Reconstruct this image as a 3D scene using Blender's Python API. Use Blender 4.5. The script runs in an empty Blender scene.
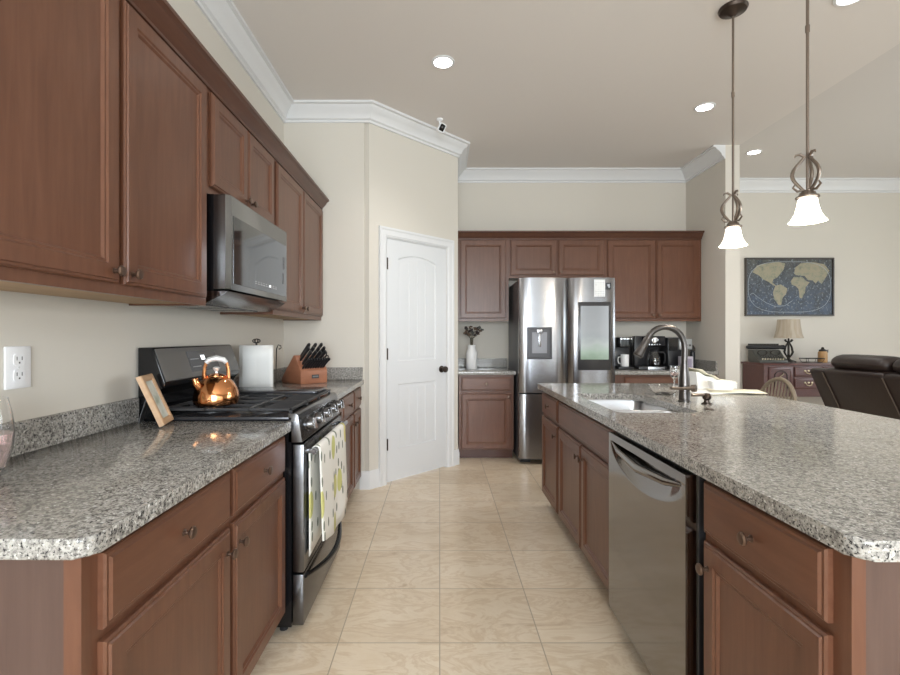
import bpy, bmesh, math, random
from math import sin, cos, pi, radians, sqrt
from mathutils import Matrix, Vector
random.seed(7)
SC = bpy.context.scene
COL = SC.collection

# ------------------------------------------------------------------ camera
cam = bpy.data.cameras.new('camera')
cam.sensor_width = 36.0
cam.lens = 474 / 900 * 36
cam.shift_x = 10.3 / 900
cam.shift_y = -2.0 / 900
cam.clip_start = 0.02
camo = bpy.data.objects.new('camera', cam)
COL.objects.link(camo)
camo.location = (0, 0, 1.28)
camo.rotation_euler = (pi / 2, 0, 0)
SC.camera = camo

# ------------------------------------------------------------------ view, world
SC.view_settings.view_transform = 'Standard'
SC.view_settings.look = 'None'
SC.view_settings.gamma = 1.0
SC.view_settings.exposure = 0.18
SC.view_settings.use_curve_mapping = False

w = bpy.data.worlds.new('world')
SC.world = w
w.use_nodes = True
nt = w.node_tree
bg = nt.nodes['Background']
tc = nt.nodes.new('ShaderNodeTexCoord')
sx = nt.nodes.new('ShaderNodeSeparateXYZ')
nt.links.new(tc.outputs['Generated'], sx.inputs[0])
rp = nt.nodes.new('ShaderNodeValToRGB')
rp.color_ramp.elements[0].position = 0.0
rp.color_ramp.elements[0].color = (0.10, 0.16, 0.06, 1)
rp.color_ramp.elements[1].position = 0.08
rp.color_ramp.elements[1].color = (0.82, 0.9, 1.0, 1)
nt.links.new(sx.outputs['Z'], rp.inputs[0])
nt.links.new(rp.outputs[0], bg.inputs[0])
bg.inputs[1].default_value = 1.6


def area_light(name, loc, rot, sx_, sy_, power, col=(1, 1, 1)):
    l = bpy.data.lights.new(name, 'AREA')
    l.shape = 'RECTANGLE'
    l.size, l.size_y = sx_, sy_
    l.energy = power
    l.color = col
    o = bpy.data.objects.new(name, l)
    COL.objects.link(o)
    o.location = loc
    o.rotation_euler = rot
    return o


# daylight coming in through the rear and living room windows, plus added streak lights
area_light('rear_window_daylight', (0.35, -3.22, 1.55), (pi / 2, 0, 0), 2.4, 1.9, 270, (0.86, 0.94, 1.0))
for k_, x_ in enumerate((2.3, 3.45, 4.6, 5.75)):
    area_light('added_fridge_streak_light', (x_, -3.22, 1.3), (pi / 2, 0, 0), 0.6, 2.2, 20, (0.86, 0.94, 1.0))  # added lights in the tall openings, put in for vertical streaks on the fridge
area_light('living_window_daylight', (7.72, 2.6, 1.6), (pi / 2, 0, pi / 2), 3.6, 2.0, 120, (0.86, 0.94, 1.0))


# ------------------------------------------------------------------ materials
def lin(c):
    c = c / 255
    return c / 12.92 if c <= 0.04045 else ((c + 0.055) / 1.055) ** 2.4


def rgb(r, g, b):
    return (lin(r), lin(g), lin(b), 1)


def mat(name, col, rough=0.5, metal=0.0, spec=None, coat=0.0, trans=0.0, ior=None, emit=None, estr=0.0):
    m = bpy.data.materials.new(name)
    m.use_nodes = True
    b = m.node_tree.nodes['Principled BSDF']
    b.inputs['Base Color'].default_value = col
    b.inputs['Roughness'].default_value = rough
    b.inputs['Metallic'].default_value = metal
    if spec is not None:
        b.inputs['Specular IOR Level'].default_value = spec
    b.inputs['Coat Weight'].default_value = coat
    b.inputs['Transmission Weight'].default_value = trans
    if ior:
        b.inputs['IOR'].default_value = ior
    if emit:
        b.inputs['Emission Color'].default_value = emit
        b.inputs['Emission Strength'].default_value = estr
    return m


class NT:
    """small helper for node graphs"""
    def __init__(s, m):
        s.nt = m.node_tree
        s.b = s.nt.nodes['Principled BSDF']

    def n(s, t, **kw):
        x = s.nt.nodes.new(t)
        for k, v in kw.items():
            setattr(x, k, v)
        return x

    def l(s, a, b):
        s.nt.links.new(a, b)

    def coords(s, scale=(1, 1, 1), loc=(0, 0, 0), kind='Object'):
        t = s.n('ShaderNodeTexCoord')
        mp = s.n('ShaderNodeMapping')
        mp.inputs['Scale'].default_value = scale
        mp.inputs['Location'].default_value = loc
        s.l(t.outputs[kind], mp.inputs[0])
        return mp.outputs[0]

    def noise(s, vec, scale, detail=3, rough=0.5, dist=0.0):
        x = s.n('ShaderNodeTexNoise')
        x.inputs['Scale'].default_value = scale
        x.inputs['Detail'].default_value = detail
        x.inputs['Roughness'].default_value = rough
        x.inputs['Distortion'].default_value = dist
        s.l(vec, x.inputs['Vector'])
        return x.outputs['Fac']

    def ramp(s, fac, stops, interp='LINEAR'):
        r = s.n('ShaderNodeValToRGB')
        cr = r.color_ramp
        cr.interpolation = interp
        while len(cr.elements) > 1:
            cr.elements.remove(cr.elements[-1])
        cr.elements[0].position = stops[0][0]
        cr.elements[0].color = stops[0][1]
        for p, c in stops[1:]:
            e = cr.elements.new(p)
            e.color = c
        s.l(fac, r.inputs[0])
        return r.outputs[0]

    def mix(s, fac, a, b, mode='MIX'):
        x = s.n('ShaderNodeMix', data_type='RGBA', blend_type=mode)
        if isinstance(fac, (int, float)):
            x.inputs[0].default_value = fac
        else:
            s.l(fac, x.inputs[0])
        for i, v in ((6, a), (7, b)):
            if isinstance(v, tuple):
                x.inputs[i].default_value = v
            else:
                s.l(v, x.inputs[i])
        return x.outputs[2]

    def math(s, op, a, b=None):
        x = s.n('ShaderNodeMath', operation=op)
        for i, v in ((0, a), (1, b)):
            if v is None:
                continue
            if isinstance(v, (int, float)):
                x.inputs[i].default_value = v
            else:
                s.l(v, x.inputs[i])
        return x.outputs[0]

    def bump(s, h, strength=0.1, dist=0.01):
        x = s.n('ShaderNodeBump')
        x.inputs['Strength'].default_value = strength
        x.inputs['Distance'].default_value = dist
        s.l(h, x.inputs['Height'])
        s.l(x.outputs[0], s.b.inputs['Normal'])

    def color(s, c):
        s.l(c, s.b.inputs['Base Color'])


W1 = (1, 1, 1, 1)
B1 = (0, 0, 0, 1)


def wood(name, c1, c2, scale, rough=0.33):
    m = mat(name, c1, rough)
    g = NT(m)
    v = g.coords(scale)
    f = g.noise(v, 3.0, 5, 0.6, 0.6)
    big = g.noise(g.coords((1, 1, 1)), 3.5, 3)
    c = g.mix(g.ramp(f, [(0.3, B1), (0.72, W1)]), c1, c2)
    mul = g.ramp(big, [(0.3, (0.88, 0.87, 0.86, 1)), (0.7, (1, 1, 1, 1))])
    g.color(g.mix(1.0, c, mul, 'MULTIPLY'))
    g.bump(f, 0.04, 0.003)
    return m


CH1, CH2 = rgb(98, 62, 45), rgb(113, 75, 56)
cherry = wood('cherry_wood', CH1, CH2, (14, 14, 1.2))
cherry_y = wood('cherry_wood_along_y', CH1, CH2, (14, 1.2, 14))
cherry_x = wood('cherry_wood_along_x', CH1, CH2, (1.2, 14, 14))
cherry_dark = wood('cherry_wood_moulding', rgb(84, 54, 42), rgb(100, 66, 50), (14, 1.2, 14))
endpanel = wood('cherry_end_panel_shaded', rgb(82, 62, 55), rgb(93, 72, 64), (14, 14, 1.2), 0.3)  # darker than the other cherry: shade on the end panels is in the colour
underply = wood('cabinet_underside', rgb(170, 140, 105), rgb(182, 152, 116), (14, 1.2, 14), 0.6)
toe_m = wood('toe_kick_wood', rgb(84, 52, 42), rgb(96, 60, 48), (1.2, 1.2, 14))

granite = mat('granite', rgb(180, 172, 160), 0.12, spec=0.45)
g = NT(granite)
v = g.coords()
base = g.ramp(g.noise(v, 95, 4, 0.65), [(0.30, rgb(86, 85, 85)), (0.41, rgb(124, 121, 118)), (0.5, rgb(156, 153, 148)),
                                       (0.6, rgb(182, 180, 175)), (0.72, rgb(152, 138, 124))])
dark = g.ramp(g.noise(v, 190, 3, 0.6), [(0.375, W1), (0.42, B1)])
white = g.ramp(g.noise(g.coords(loc=(3, 5, 1)), 110, 3, 0.6), [(0.60, B1), (0.68, W1)])
c = g.mix(dark, base, rgb(38, 38, 40))
c = g.mix(white, c, rgb(222, 221, 218))
big = g.ramp(g.noise(v, 6, 3), [(0.35, (0.86, 0.85, 0.83, 1)), (0.65, W1)])
g.color(g.mix(1.0, c, big, 'MULTIPLY'))

TILE = 0.4226
floor_m = mat('travertine_tile', rgb(205, 188, 160), 0.3)
g = NT(floor_m)
v = g.coords((1, 1, 1), (10 * TILE, -1.974 + 20 * TILE, 0))
br = g.n('ShaderNodeTexBrick', offset=0.0, squash=1.0)
g.l(v, br.inputs['Vector'])
br.inputs['Color1'].default_value = rgb(246, 238, 226)
br.inputs['Color2'].default_value = rgb(230, 220, 206)
br.inputs['Mortar'].default_value = rgb(160, 144, 122)
br.inputs['Scale'].default_value = 1.0
br.inputs['Mortar Size'].default_value = 0.0026
br.inputs['Mortar Smooth'].default_value = 0.1
br.inputs['Bias'].default_value = 0.0
br.inputs['Brick Width'].default_value = TILE
br.inputs['Row Height'].default_value = TILE
vein = g.ramp(g.noise(g.coords((1.0, 2.2, 1)), 3.2, 8, 0.62, 1.4),
              [(0.30, rgb(214, 194, 168)), (0.42, rgb(248, 240, 228)), (0.49, rgb(230, 215, 194)), (0.55, rgb(248, 241, 230)), (0.7, rgb(238, 226, 208))])
cl = g.ramp(g.noise(g.coords(loc=(4, 2, 0)), 1.7, 5, 0.6), [(0.35, rgb(234, 228, 218)), (0.65, rgb(252, 251, 249))])
cc = g.mix(0.85, br.outputs['Color'], vein, 'MULTIPLY')
cc = g.mix(0.8, cc, cl, 'MULTIPLY')
g.color(g.mix(br.outputs['Fac'], cc, rgb(176, 160, 138)))
inv = g.math('SUBTRACT', 1.0, br.outputs['Fac'])
g.bump(inv, 0.25, 0.002)


def paint(name, col, rough=0.75):
    m = mat(name, col, rough, spec=0.3)
    g = NT(m)
    g.bump(g.noise(g.coords(), 120, 3), 0.05, 0.002)
    return m


wall_m = paint('greige_wall_paint', rgb(213, 207, 197))
ceil_m = paint('ceiling_paint', rgb(223, 217, 212))
ceil2_m = paint('living_ceiling_paint', rgb(214, 209, 205))
white_m = mat('white_trim_paint', rgb(223, 223, 224), 0.4)
door_white = mat('white_door_paint', rgb(219, 220, 222), 0.42)


def steel_mat(name, col, rough, scale=(60, 60, 0.8), strength=0.03):
    m = mat(name, col, rough, 1.0)
    g = NT(m)
    f = g.noise(g.coords(scale), 6, 3)
    g.bump(f, strength, 0.002)
    return m


steel = steel_mat('brushed_stainless', rgb(150, 150, 153), 0.24, (0.8, 0.8, 60))
steel.node_tree.nodes['Principled BSDF'].inputs['Anisotropic'].default_value = 0.75
steel.node_tree.nodes['Principled BSDF'].inputs['Anisotropic Rotation'].default_value = 0.25
steel_side = mat('fridge_side_grey', rgb(108, 108, 112), 0.4, 0.6)
dw_steel = steel_mat('dishwasher_stainless', rgb(138, 134, 130), 0.11, (60, 0.8, 60), 0.01)
dark_steel = steel_mat('black_stainless', rgb(112, 112, 114), 0.27, (60, 0.8, 60))
micro_steel = steel_mat('microwave_steel', rgb(140, 142, 144), 0.24, (60, 0.8, 60), 0.01)
mirror_glass = mat('mirror_door_glass', rgb(116, 118, 120), 0.05, 0.9)
slate_steel = mat('slate_steel', rgb(124, 122, 120), 0.42, 0.55)
chrome = mat('polished_chrome', rgb(205, 205, 208), 0.12, 1.0)
sink_steel = mat('sink_steel', rgb(200, 200, 202), 0.3, 1.0)
black_gloss = mat('black_enamel', rgb(20, 20, 22), 0.15)
black_matte = mat('cast_iron', rgb(56, 56, 58), 0.38)
black_plastic = mat('black_plastic', rgb(36, 36, 39), 0.35)
bronze = mat('oil_rubbed_bronze', rgb(76, 66, 60), 0.35, 0.85)
bronze_br = mat('brushed_bronze', rgb(136, 124, 114), 0.3, 0.9)
gunmetal = mat('gunmetal_faucet', rgb(96, 92, 90), 0.28, 0.95)
dark_glass = mat('dark_mirror_glass', rgb(88, 88, 90), 0.07, 0.85)
silver_grip = mat('window_glare_grip', rgb(222, 222, 222), 0.18, 0.3)  # near-white colour carries the window glare on kettle grip and lid knob
copper = mat('polished_copper', rgb(224, 156, 106), 0.12, 1.0)
paper_white = mat('white_paper', rgb(236, 236, 234), 0.8)
cream_paper = mat('cream_paper', rgb(238, 231, 208), 0.8)
plastic_white = mat('white_plastic', rgb(240, 240, 242), 0.3)
ceramic = mat('white_ceramic', rgb(236, 236, 236), 0.25)
block_wood = wood('knife_block_wood', rgb(166, 108, 80), rgb(184, 124, 94), (3, 3, 10), 0.4)
frame_wood = wood('light_frame_wood', rgb(196, 158, 122), rgb(212, 176, 140), (3, 3, 10), 0.45)
leather = mat('brown_leather', rgb(40, 29, 26), 0.42)
g = NT(leather)
g.bump(g.noise(g.coords(), 40, 4), 0.15, 0.006)
leather_seam = mat('leather_seam', rgb(84, 72, 64), 0.5)
mahog = wood('mahogany', rgb(84, 52, 50), rgb(100, 64, 60), (2, 12, 12), 0.3)
mahog_dark = mat('mahogany_groove', rgb(48, 24, 22), 0.4)
brass = mat('pale_brass', rgb(200, 186, 160), 0.3, 1.0)
iron = mat('antique_iron', rgb(58, 54, 50), 0.45, 0.6)
glassm = mat('clear_glass', (1, 1, 1, 1), 0.02, trans=1.0, ior=1.45)
pink_glass = mat('pink_liquid', rgb(250, 226, 222), 0.05, trans=0.85, ior=1.33)
lamp_disc = mat('led_disc', W1, 0.5, emit=(1, 0.96, 0.9, 1), estr=14)
shade_glow = mat('frosted_glass_shade', rgb(250, 246, 236), 0.4, emit=(1, 0.93, 0.82, 1), estr=2.6)
cushion_lt = mat('oak_stool_wood', rgb(124, 112, 96), 0.45)

pane_m = bpy.data.materials.new('window_pane')
pane_m.use_nodes = True
pn = pane_m.node_tree
pn.nodes.remove(pn.nodes['Principled BSDF'])
tr = pn.nodes.new('ShaderNodeBsdfTransparent')
gl = pn.nodes.new('ShaderNodeBsdfGlossy')
gl.inputs['Roughness'].default_value = 0.02
mx = pn.nodes.new('ShaderNodeMixShader')
mx.inputs[0].default_value = 0.06
pn.links.new(tr.outputs[0], mx.inputs[1])
pn.links.new(gl.outputs[0], mx.inputs[2])
pn.links.new(mx.outputs[0], pn.nodes['Material Output'].inputs[0])


# ------------------------------------------------------------------ mesh builder
ROOTM = {}


class MB:
    def __init__(s):
        s.bm = bmesh.new()
        s.T = Matrix.Identity(4)

    def v(s, p):
        return s.bm.verts.new(s.T @ Vector(p))

    def face(s, vs):
        try:
            return s.bm.faces.new(vs)
        except ValueError:
            return None

    def box(s, x0, x1, y0, y1, z0, z1, bev=0.0, seg=2):
        if x0 > x1: x0, x1 = x1, x0
        if y0 > y1: y0, y1 = y1, y0
        if z0 > z1: z0, z1 = z1, z0
        vs = [s.v((x, y, z)) for z in (z0, z1) for y in (y0, y1) for x in (x0, x1)]
        fs = [s.face([vs[i] for i in q]) for q in
              ((0, 2, 3, 1), (4, 5, 7, 6), (0, 1, 5, 4), (2, 6, 7, 3), (0, 4, 6, 2), (1, 3, 7, 5))]
        if bev > 0:
            es = list({e for f in fs for e in f.edges})
            bmesh.ops.bevel(s.bm, geom=es, offset=bev, segments=seg, affect='EDGES', profile=0.5)
        return s

    def prism(s, poly, a, b, fn=lambda p, t: (p[0], p[1], t), bev=0.0, seg=2, cap_only=False):
        """extrude a 2D polygon from a to b; fn maps (2D point, t) to 3D"""
        va = [s.v(fn(p, a)) for p in poly]
        vb = [s.v(fn(p, b)) for p in poly]
        n = len(poly)
        fa, fb = s.face(va[::-1]), s.face(vb)
        fs = [fa, fb]
        for i in range(n):
            fs.append(s.face([va[i], va[(i + 1) % n], vb[(i + 1) % n], vb[i]]))
        if bev > 0:
            if cap_only:
                es = list(fa.edges) + list(fb.edges)
            else:
                es = list({e for f in fs for e in f.edges})
            bmesh.ops.bevel(s.bm, geom=es, offset=bev, segments=seg, affect='EDGES', profile=0.5)
        return s

    def tube(s, pts, r, n=10, closed=False, caps=True):
        pts = [Vector(p) for p in pts]
        rs = r if isinstance(r, (list, tuple)) else [r] * len(pts)
        rings = []
        up = None
        m = len(pts)
        for i, p in enumerate(pts):
            if closed:
                t = pts[(i + 1) % m] - pts[i - 1]
            elif i == 0:
                t = pts[1] - pts[0]
            elif i == m - 1:
                t = pts[-1] - pts[-2]
            else:
                t = (pts[i + 1] - pts[i]).normalized() + (pts[i] - pts[i - 1]).normalized()
            t.normalize()
            if up is None:
                up = Vector((0, 0, 1)) if abs(t.z) < 0.9 else Vector((1, 0, 0))
            a = t.cross(up)
            if a.length < 1e-6:
                a = t.cross(Vector((0, 1, 0)))
            a.normalize()
            b = a.cross(t).normalized()
            up = b
            rings.append([s.v(p + (a * cos(2 * pi * k / n) + b * sin(2 * pi * k / n)) * rs[i]) for k in range(n)])
        k_ = m if closed else m - 1
        for i in range(k_):
            A, Bq = rings[i], rings[(i + 1) % m]
            for k in range(n):
                s.face([A[k], A[(k + 1) % n], Bq[(k + 1) % n], Bq[k]])
        if caps and not closed:
            s.face(rings[0][::-1])
            s.face(rings[-1])
        return s

    def lathe(s, prof, n=24, fn=lambda r, h, t: (r * cos(t), r * sin(t), h), ring=False):
        """prof: list of (radius, height); ends with radius 0 close to a point, other ends are capped"""
        rings = []
        for r, h in prof:
            if r < 1e-6:
                rings.append([s.v(fn(0, h, 0))])
            else:
                rings.append([s.v(fn(r, h, 2 * pi * k / n)) for k in range(n)])
        if ring:
            rings.append(rings[0])
        for A, Bq in zip(rings, rings[1:]):
            for k in range(n):
                k2 = (k + 1) % n
                if len(A) == 1 and len(Bq) == 1:
                    continue
                if len(A) == 1:
                    s.face([A[0], Bq[k2], Bq[k]])
                elif len(Bq) == 1:
                    s.face([A[k], A[k2], Bq[0]])
                else:
                    s.face([A[k], A[k2], Bq[k2], Bq[k]])
        if not ring:
            if len(rings[0]) > 1:
                s.face(rings[0][::-1])
            if len(rings[-1]) > 1:
                s.face(rings[-1])
        return s

    def rings(s, loops, cap0=True, cap1=True):
        """loft between closed loops with the same number of points"""
        R = [[s.v(p) for p in lp] for lp in loops]
        n = len(R[0])
        for A, Bq in zip(R, R[1:]):
            for k in range(n):
                s.face([A[k], A[(k + 1) % n], Bq[(k + 1) % n], Bq[k]])
        if cap0: s.face(R[0][::-1])
        if cap1: s.face(R[-1])
        return s

    def panel(s, fr, u0, u1, v0, v1, prof):
        """rectangular front: nested rectangles, prof = (inset, depth) from the back edge to the centre"""
        loops = []
        for i, d in prof:
            loops.append([fr(u0 + i, v0 + i, d), fr(u1 - i, v0 + i, d), fr(u1 - i, v1 - i, d), fr(u0 + i, v1 - i, d)])
        return s.rings(loops)

    def ball(s, c, r, sc=(1, 1, 1), n=10, m=7):
        c = Vector(c)
        prof = [(r * sin(pi * i / m), -r * cos(pi * i / m)) for i in range(m + 1)]
        prof[0] = (0, -r)
        prof[-1] = (0, r)
        return s.lathe(prof, n, lambda rr, h, t: (c.x + rr * cos(t) * sc[0], c.y + rr * sin(t) * sc[1], c.z + h * sc[2]))

    def grid(s, rows):
        R = [[s.v(p) for p in row] for row in rows]
        for A, Bq in zip(R, R[1:]):
            for k in range(len(A) - 1):
                s.face([A[k], A[k + 1], Bq[k + 1], Bq[k]])
        return s

    def build(s, name, m, parent=None, local=False, loc=None, angle=35, recalc=True, flat=False):
        if recalc:
            bmesh.ops.recalc_face_normals(s.bm, faces=s.bm.faces)
        root = parent
        while root is not None and root.parent is not None:
            root = root.parent
        if root is not None and not local:
            s.bm.transform(ROOTM[root.name].inverted())
        elif loc is not None and not local:
            s.bm.transform(Matrix.Translation(-Vector(loc)))
        me = bpy.data.meshes.new(name)
        s.bm.to_mesh(me)
        s.bm.free()
        for p in me.polygons:
            p.use_smooth = (not flat) and p.area < 0.015
        me.set_sharp_from_angle(angle=radians(angle))
        me.materials.append(m)
        o = bpy.data.objects.new(name, me)
        COL.objects.link(o)
        if parent is not None:
            o.parent = parent
        elif loc is not None:
            o.location = loc
            ROOTM[o.name] = Matrix.Translation(Vector(loc))
        else:
            ROOTM[o.name] = Matrix.Identity(4)
        return o


def tag(o, label, cat, group=None):
    o['label'] = label
    o['category'] = cat
    if group:
        o['group'] = group
    return o


def thing(name, label, cat, loc=(0, 0, 0), rot=(0, 0, 0), group=None):
    o = bpy.data.objects.new(name, None)
    o.empty_display_size = 0.05
    COL.objects.link(o)
    o.location = loc
    if isinstance(rot, (int, float)):
        rot = (0, 0, rot)
    o.rotation_euler = rot
    from mathutils import Euler
    ROOTM[o.name] = Matrix.Translation(Vector(loc)) @ Euler(rot, 'XYZ').to_matrix().to_4x4()
    return tag(o, label, cat, group)


def struct(o):
    o['kind'] = 'structure'
    return o


def dup(o, loc=None, rot=None, label=None, parent=None):
    c = o.copy()
    COL.objects.link(c)
    c.parent = parent
    if loc is not None:
        c.location = loc
    if rot is not None:
        c.rotation_euler = rot
    if label:
        c['label'] = label
    for ch in list(o.children):
        dup(ch, parent=c)
    return c


def sweep(path, prof, mbx=None):
    """prof closed (d, z) polygon, d = distance to the right of the path"""
    mbx = mbx or MB()
    P = [Vector((p[0], p[1])) for p in path]
    nr = []
    for a, b in zip(P, P[1:]):
        d = (b - a).normalized()
        nr.append(Vector((d.y, -d.x)))
    loops = []
    for i, p in enumerate(P):
        if i == 0: n = nr[0]
        elif i == len(P) - 1: n = nr[-1]
        else: n = (nr[i - 1] + nr[i]) / (1 + nr[i - 1].dot(nr[i]))
        loops.append([(p.x + n.x * d, p.y + n.y * d, z) for d, z in prof])
    return mbx.rings(loops)


def rrect(x0, x1, y0, y1, r, seg=5):
    """rounded rectangle; r = single radius or (x0y0, x1y0, x1y1, x0y1)"""
    if isinstance(r, (int, float)):
        r = (r,) * 4
    out = []
    for (cx, cy, sxx, syy, a0, rr) in ((x0, y0, 1, 1, pi, r[0]), (x1, y0, -1, 1, 1.5 * pi, r[1]),
                                       (x1, y1, -1, -1, 0, r[2]), (x0, y1, 1, -1, 0.5 * pi, r[3])):
        if rr <= 0:
            out.append((cx, cy))
            continue
        for k in range(seg + 1):
            a = a0 + (pi / 2) * k / seg
            out.append((cx + sxx * rr + rr * cos(a), cy + syy * rr + rr * sin(a)))
    return out


# ------------------------------------------------------------------ room shell
CZ, LZ = 3.185, 3.40
XL, XR = -1.30, 7.5
YR, YB, YF = -3.0, 5.5, 6.5
struct(MB().box(-1.45, 7.65, -3.15, 6.65, -0.12, 0).build('floor', floor_m))
struct(MB().box(-1.45, 3.0, -3.15, 5.65, CZ, CZ + 0.36).build('ceiling', ceil_m))
struct(MB().box(3.0, 7.65, -3.15, 6.65, LZ, LZ + 0.15).build('ceiling_living', ceil2_m))
struct(MB().box(-1.45, XL, -3.15, 4.1, 0, CZ).build('wall_left', wall_m))
struct(MB().box(XL, -0.589 - 0.04, 3.95, 4.07, 0, CZ).build('wall_return', wall_m))
struct(MB().box(0.08, 0.18, 4.76, YB, 0, CZ).build('wall_pantry_side', wall_m))
struct(MB().box(0.08, 2.858, YB, YB + 0.15, 0, CZ).build('wall_back', wall_m))
struct(MB().box(2.858, 3.0, 4.74, 6.65, 0, LZ).build('wall_nook', wall_m))
struct(MB().box(3.0, 7.65, YF, YF + 0.15, 0, LZ).build('wall_living', wall_m))

# pantry wall, 45 degrees, with its doorway
DR = Matrix.Translation((-0.589, 3.95, 0)) @ Matrix.Rotation(pi / 4, 4, 'Z')   # local x along the wall, -y into the room
DS0, DS1, DH = 0.180, 0.930, 2.128
m = MB()
m.T = DR
L = 1.0889
m.prism([(0, 0), (DS0, 0), (DS0, 0.11), (-0.045, 0.11)], 0, CZ)
m.prism([(DS1, 0), (L, 0), (L, 0.11), (DS1, 0.11)], 0, CZ)
m.box(DS0, DS1, 0, 0.11, DH, CZ)
struct(m.build('wall_pantry', wall_m))

# wall at the rear with a window and added tall openings, right wall with a living room window
def wall_with_hole(name, axis, a0, a1, z1, t0, t1, holes):
    m = MB()
    def bx(p0, p1, z0, zz):
        if axis == 'x': m.box(p0, p1, t0, t1, z0, zz)
        else: m.box(t0, t1, p0, p1, z0, zz)
    cur = a0
    for h0, h1, hz0, hz1 in holes:
        bx(cur, h0, 0, z1)
        if hz0 > 0: bx(h0, h1, 0, hz0)
        bx(h0, h1, hz1, z1)
        cur = h1
    bx(cur, a1, 0, z1)
    return struct(m.build(name, wall_m))


holes_rear = [(-0.85, 1.55, 0.6, 2.5)] + [(x_ - 0.3, x_ + 0.3, 0.2, 2.4) for x_ in (2.3, 3.45, 4.6, 5.75)]  # tall narrow openings are added, spaced to stripe the fridge doors
wall_with_hole('wall_rear', 'x', -1.45, 7.65, LZ, -3.15, -3.0, holes_rear)
holes_right = [(0.8, 4.4, 0.6, 2.6)]
wall_with_hole('wall_right', 'y', -3.0, 6.5, LZ, 7.5, 7.65, holes_right)
for i, (ax, h) in enumerate([('x', h_) for h_ in holes_rear] + [('y', holes_right[0])]):
    h0, h1, z0, z1 = h
    t = -3.09 if ax == 'x' else 7.56
    def put(m, p0, p1, q0, q1, d0, d1):
        if ax == 'x': m.box(p0, p1, t + d0, t + d1, q0, q1)
        else: m.box(t + d0, t + d1, p0, p1, q0, q1)
    m = MB()
    f = 0.06
    put(m, h0, h1, z0, z0 + f, 0, 0.05)
    put(m, h0, h1, z1 - f, z1, 0, 0.05)
    k = 3 if h1 - h0 > 3 else (2 if h1 - h0 > 1 else 1)
    for q in range(k + 1):
        c = h0 + (h1 - h0) * q / k
        put(m, max(h0, c - f / 2), min(h1, c + f / 2), z0 + f, z1 - f, 0, 0.05)
    wfr = struct(m.build('window_%d' % (i + 1), white_m))  # also frames the added tall openings
    m = MB()
    put(m, h0 + 0.01, h1 - 0.01, z0 + 0.01, z1 - 0.01, 0.02, 0.026)
    m.build('pane', pane_m, wfr)

# crown moulding
def crown_prof(top, h, p):
    return [(0, top - h), (p * .12, top - h), (p * .12, top - h * .86), (p * .26, top - h * .80), (p * .34, top - h * .62),
            (p * .52, top - h * .42), (p * .74, top - h * .26), (p * .80, top - h * .16), (p, top - h * .14), (p, top), (0, top)]


struct(sweep([(XL, -3.0), (XL, 3.95), (-0.589, 3.95), (0.18, 4.719), (0.18, YB), (2.858, YB), (2.858, 4.74)],
             crown_prof(CZ, 0.135, 0.12)).build('trim_1', white_m, angle=25))
struct(sweep([(3.0, YF), (7.5, YF)], crown_prof(LZ, 0.165, 0.13)).build('trim_2', white_m, angle=25))
struct(sweep([(3.0, 4.74), (3.0, YF)], crown_prof(LZ, 0.165, 0.13)).build('trim_3', white_m, angle=25))

# baseboards
BBP = [(0, 0), (0.016, 0), (0.016, 0.115), (0.011, 0.128), (0.009, 0.15), (0, 0.152)]
r2 = sqrt(0.5)
def dpt(s): return (-0.589 + s * r2, 3.95 + s * r2)
struct(sweep([(-0.665, 3.95), (-0.589, 3.95), dpt(0.098)], BBP).build('baseboard_return', white_m))
struct(sweep([dpt(1.016), (0.18, 4.719), (0.18, 4.90)], BBP).build('baseboard_pantry', white_m))
struct(sweep([(3.0, 4.74), (3.0, YF), (7.5, YF)][:3], [(d, z) for d, z in BBP]).build('baseboard_living', white_m))

# pantry door casing
m = MB()
m.T = DR
CW = 0.082
cas = [(0, 0), (0.010, 0), (0.014, 0.012), (0.018, 0.016), (0.018, 0.055), (0.024, 0.066), (0.024, CW), (0, CW)]
def casing(m):
    loops = []
    for (sx_, zz, us, uz) in ((DS0, 0, -1, 0), (DS0, DH, -1, 1), (DS1, DH, 1, 1), (DS1, 0, 1, 0)):
        loops.append([(sx_ + us * w_, -d, zz + uz * w_) for d, w_ in cas])
    m.rings(loops)
casing(m)
struct(m.build('trim_4', white_m, angle=25))
# jamb stop
m = MB()
m.T = DR
m.box(DS0, DS0 + 0.008, 0.003, 0.11, 0, DH).box(DS1 - 0.008, DS1, 0.003, 0.11, 0, DH).box(DS0 + .008, DS1 - .008, 0.003, 0.11, DH - 0.008, DH)
struct(m.build('trim_5', white_m))

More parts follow.
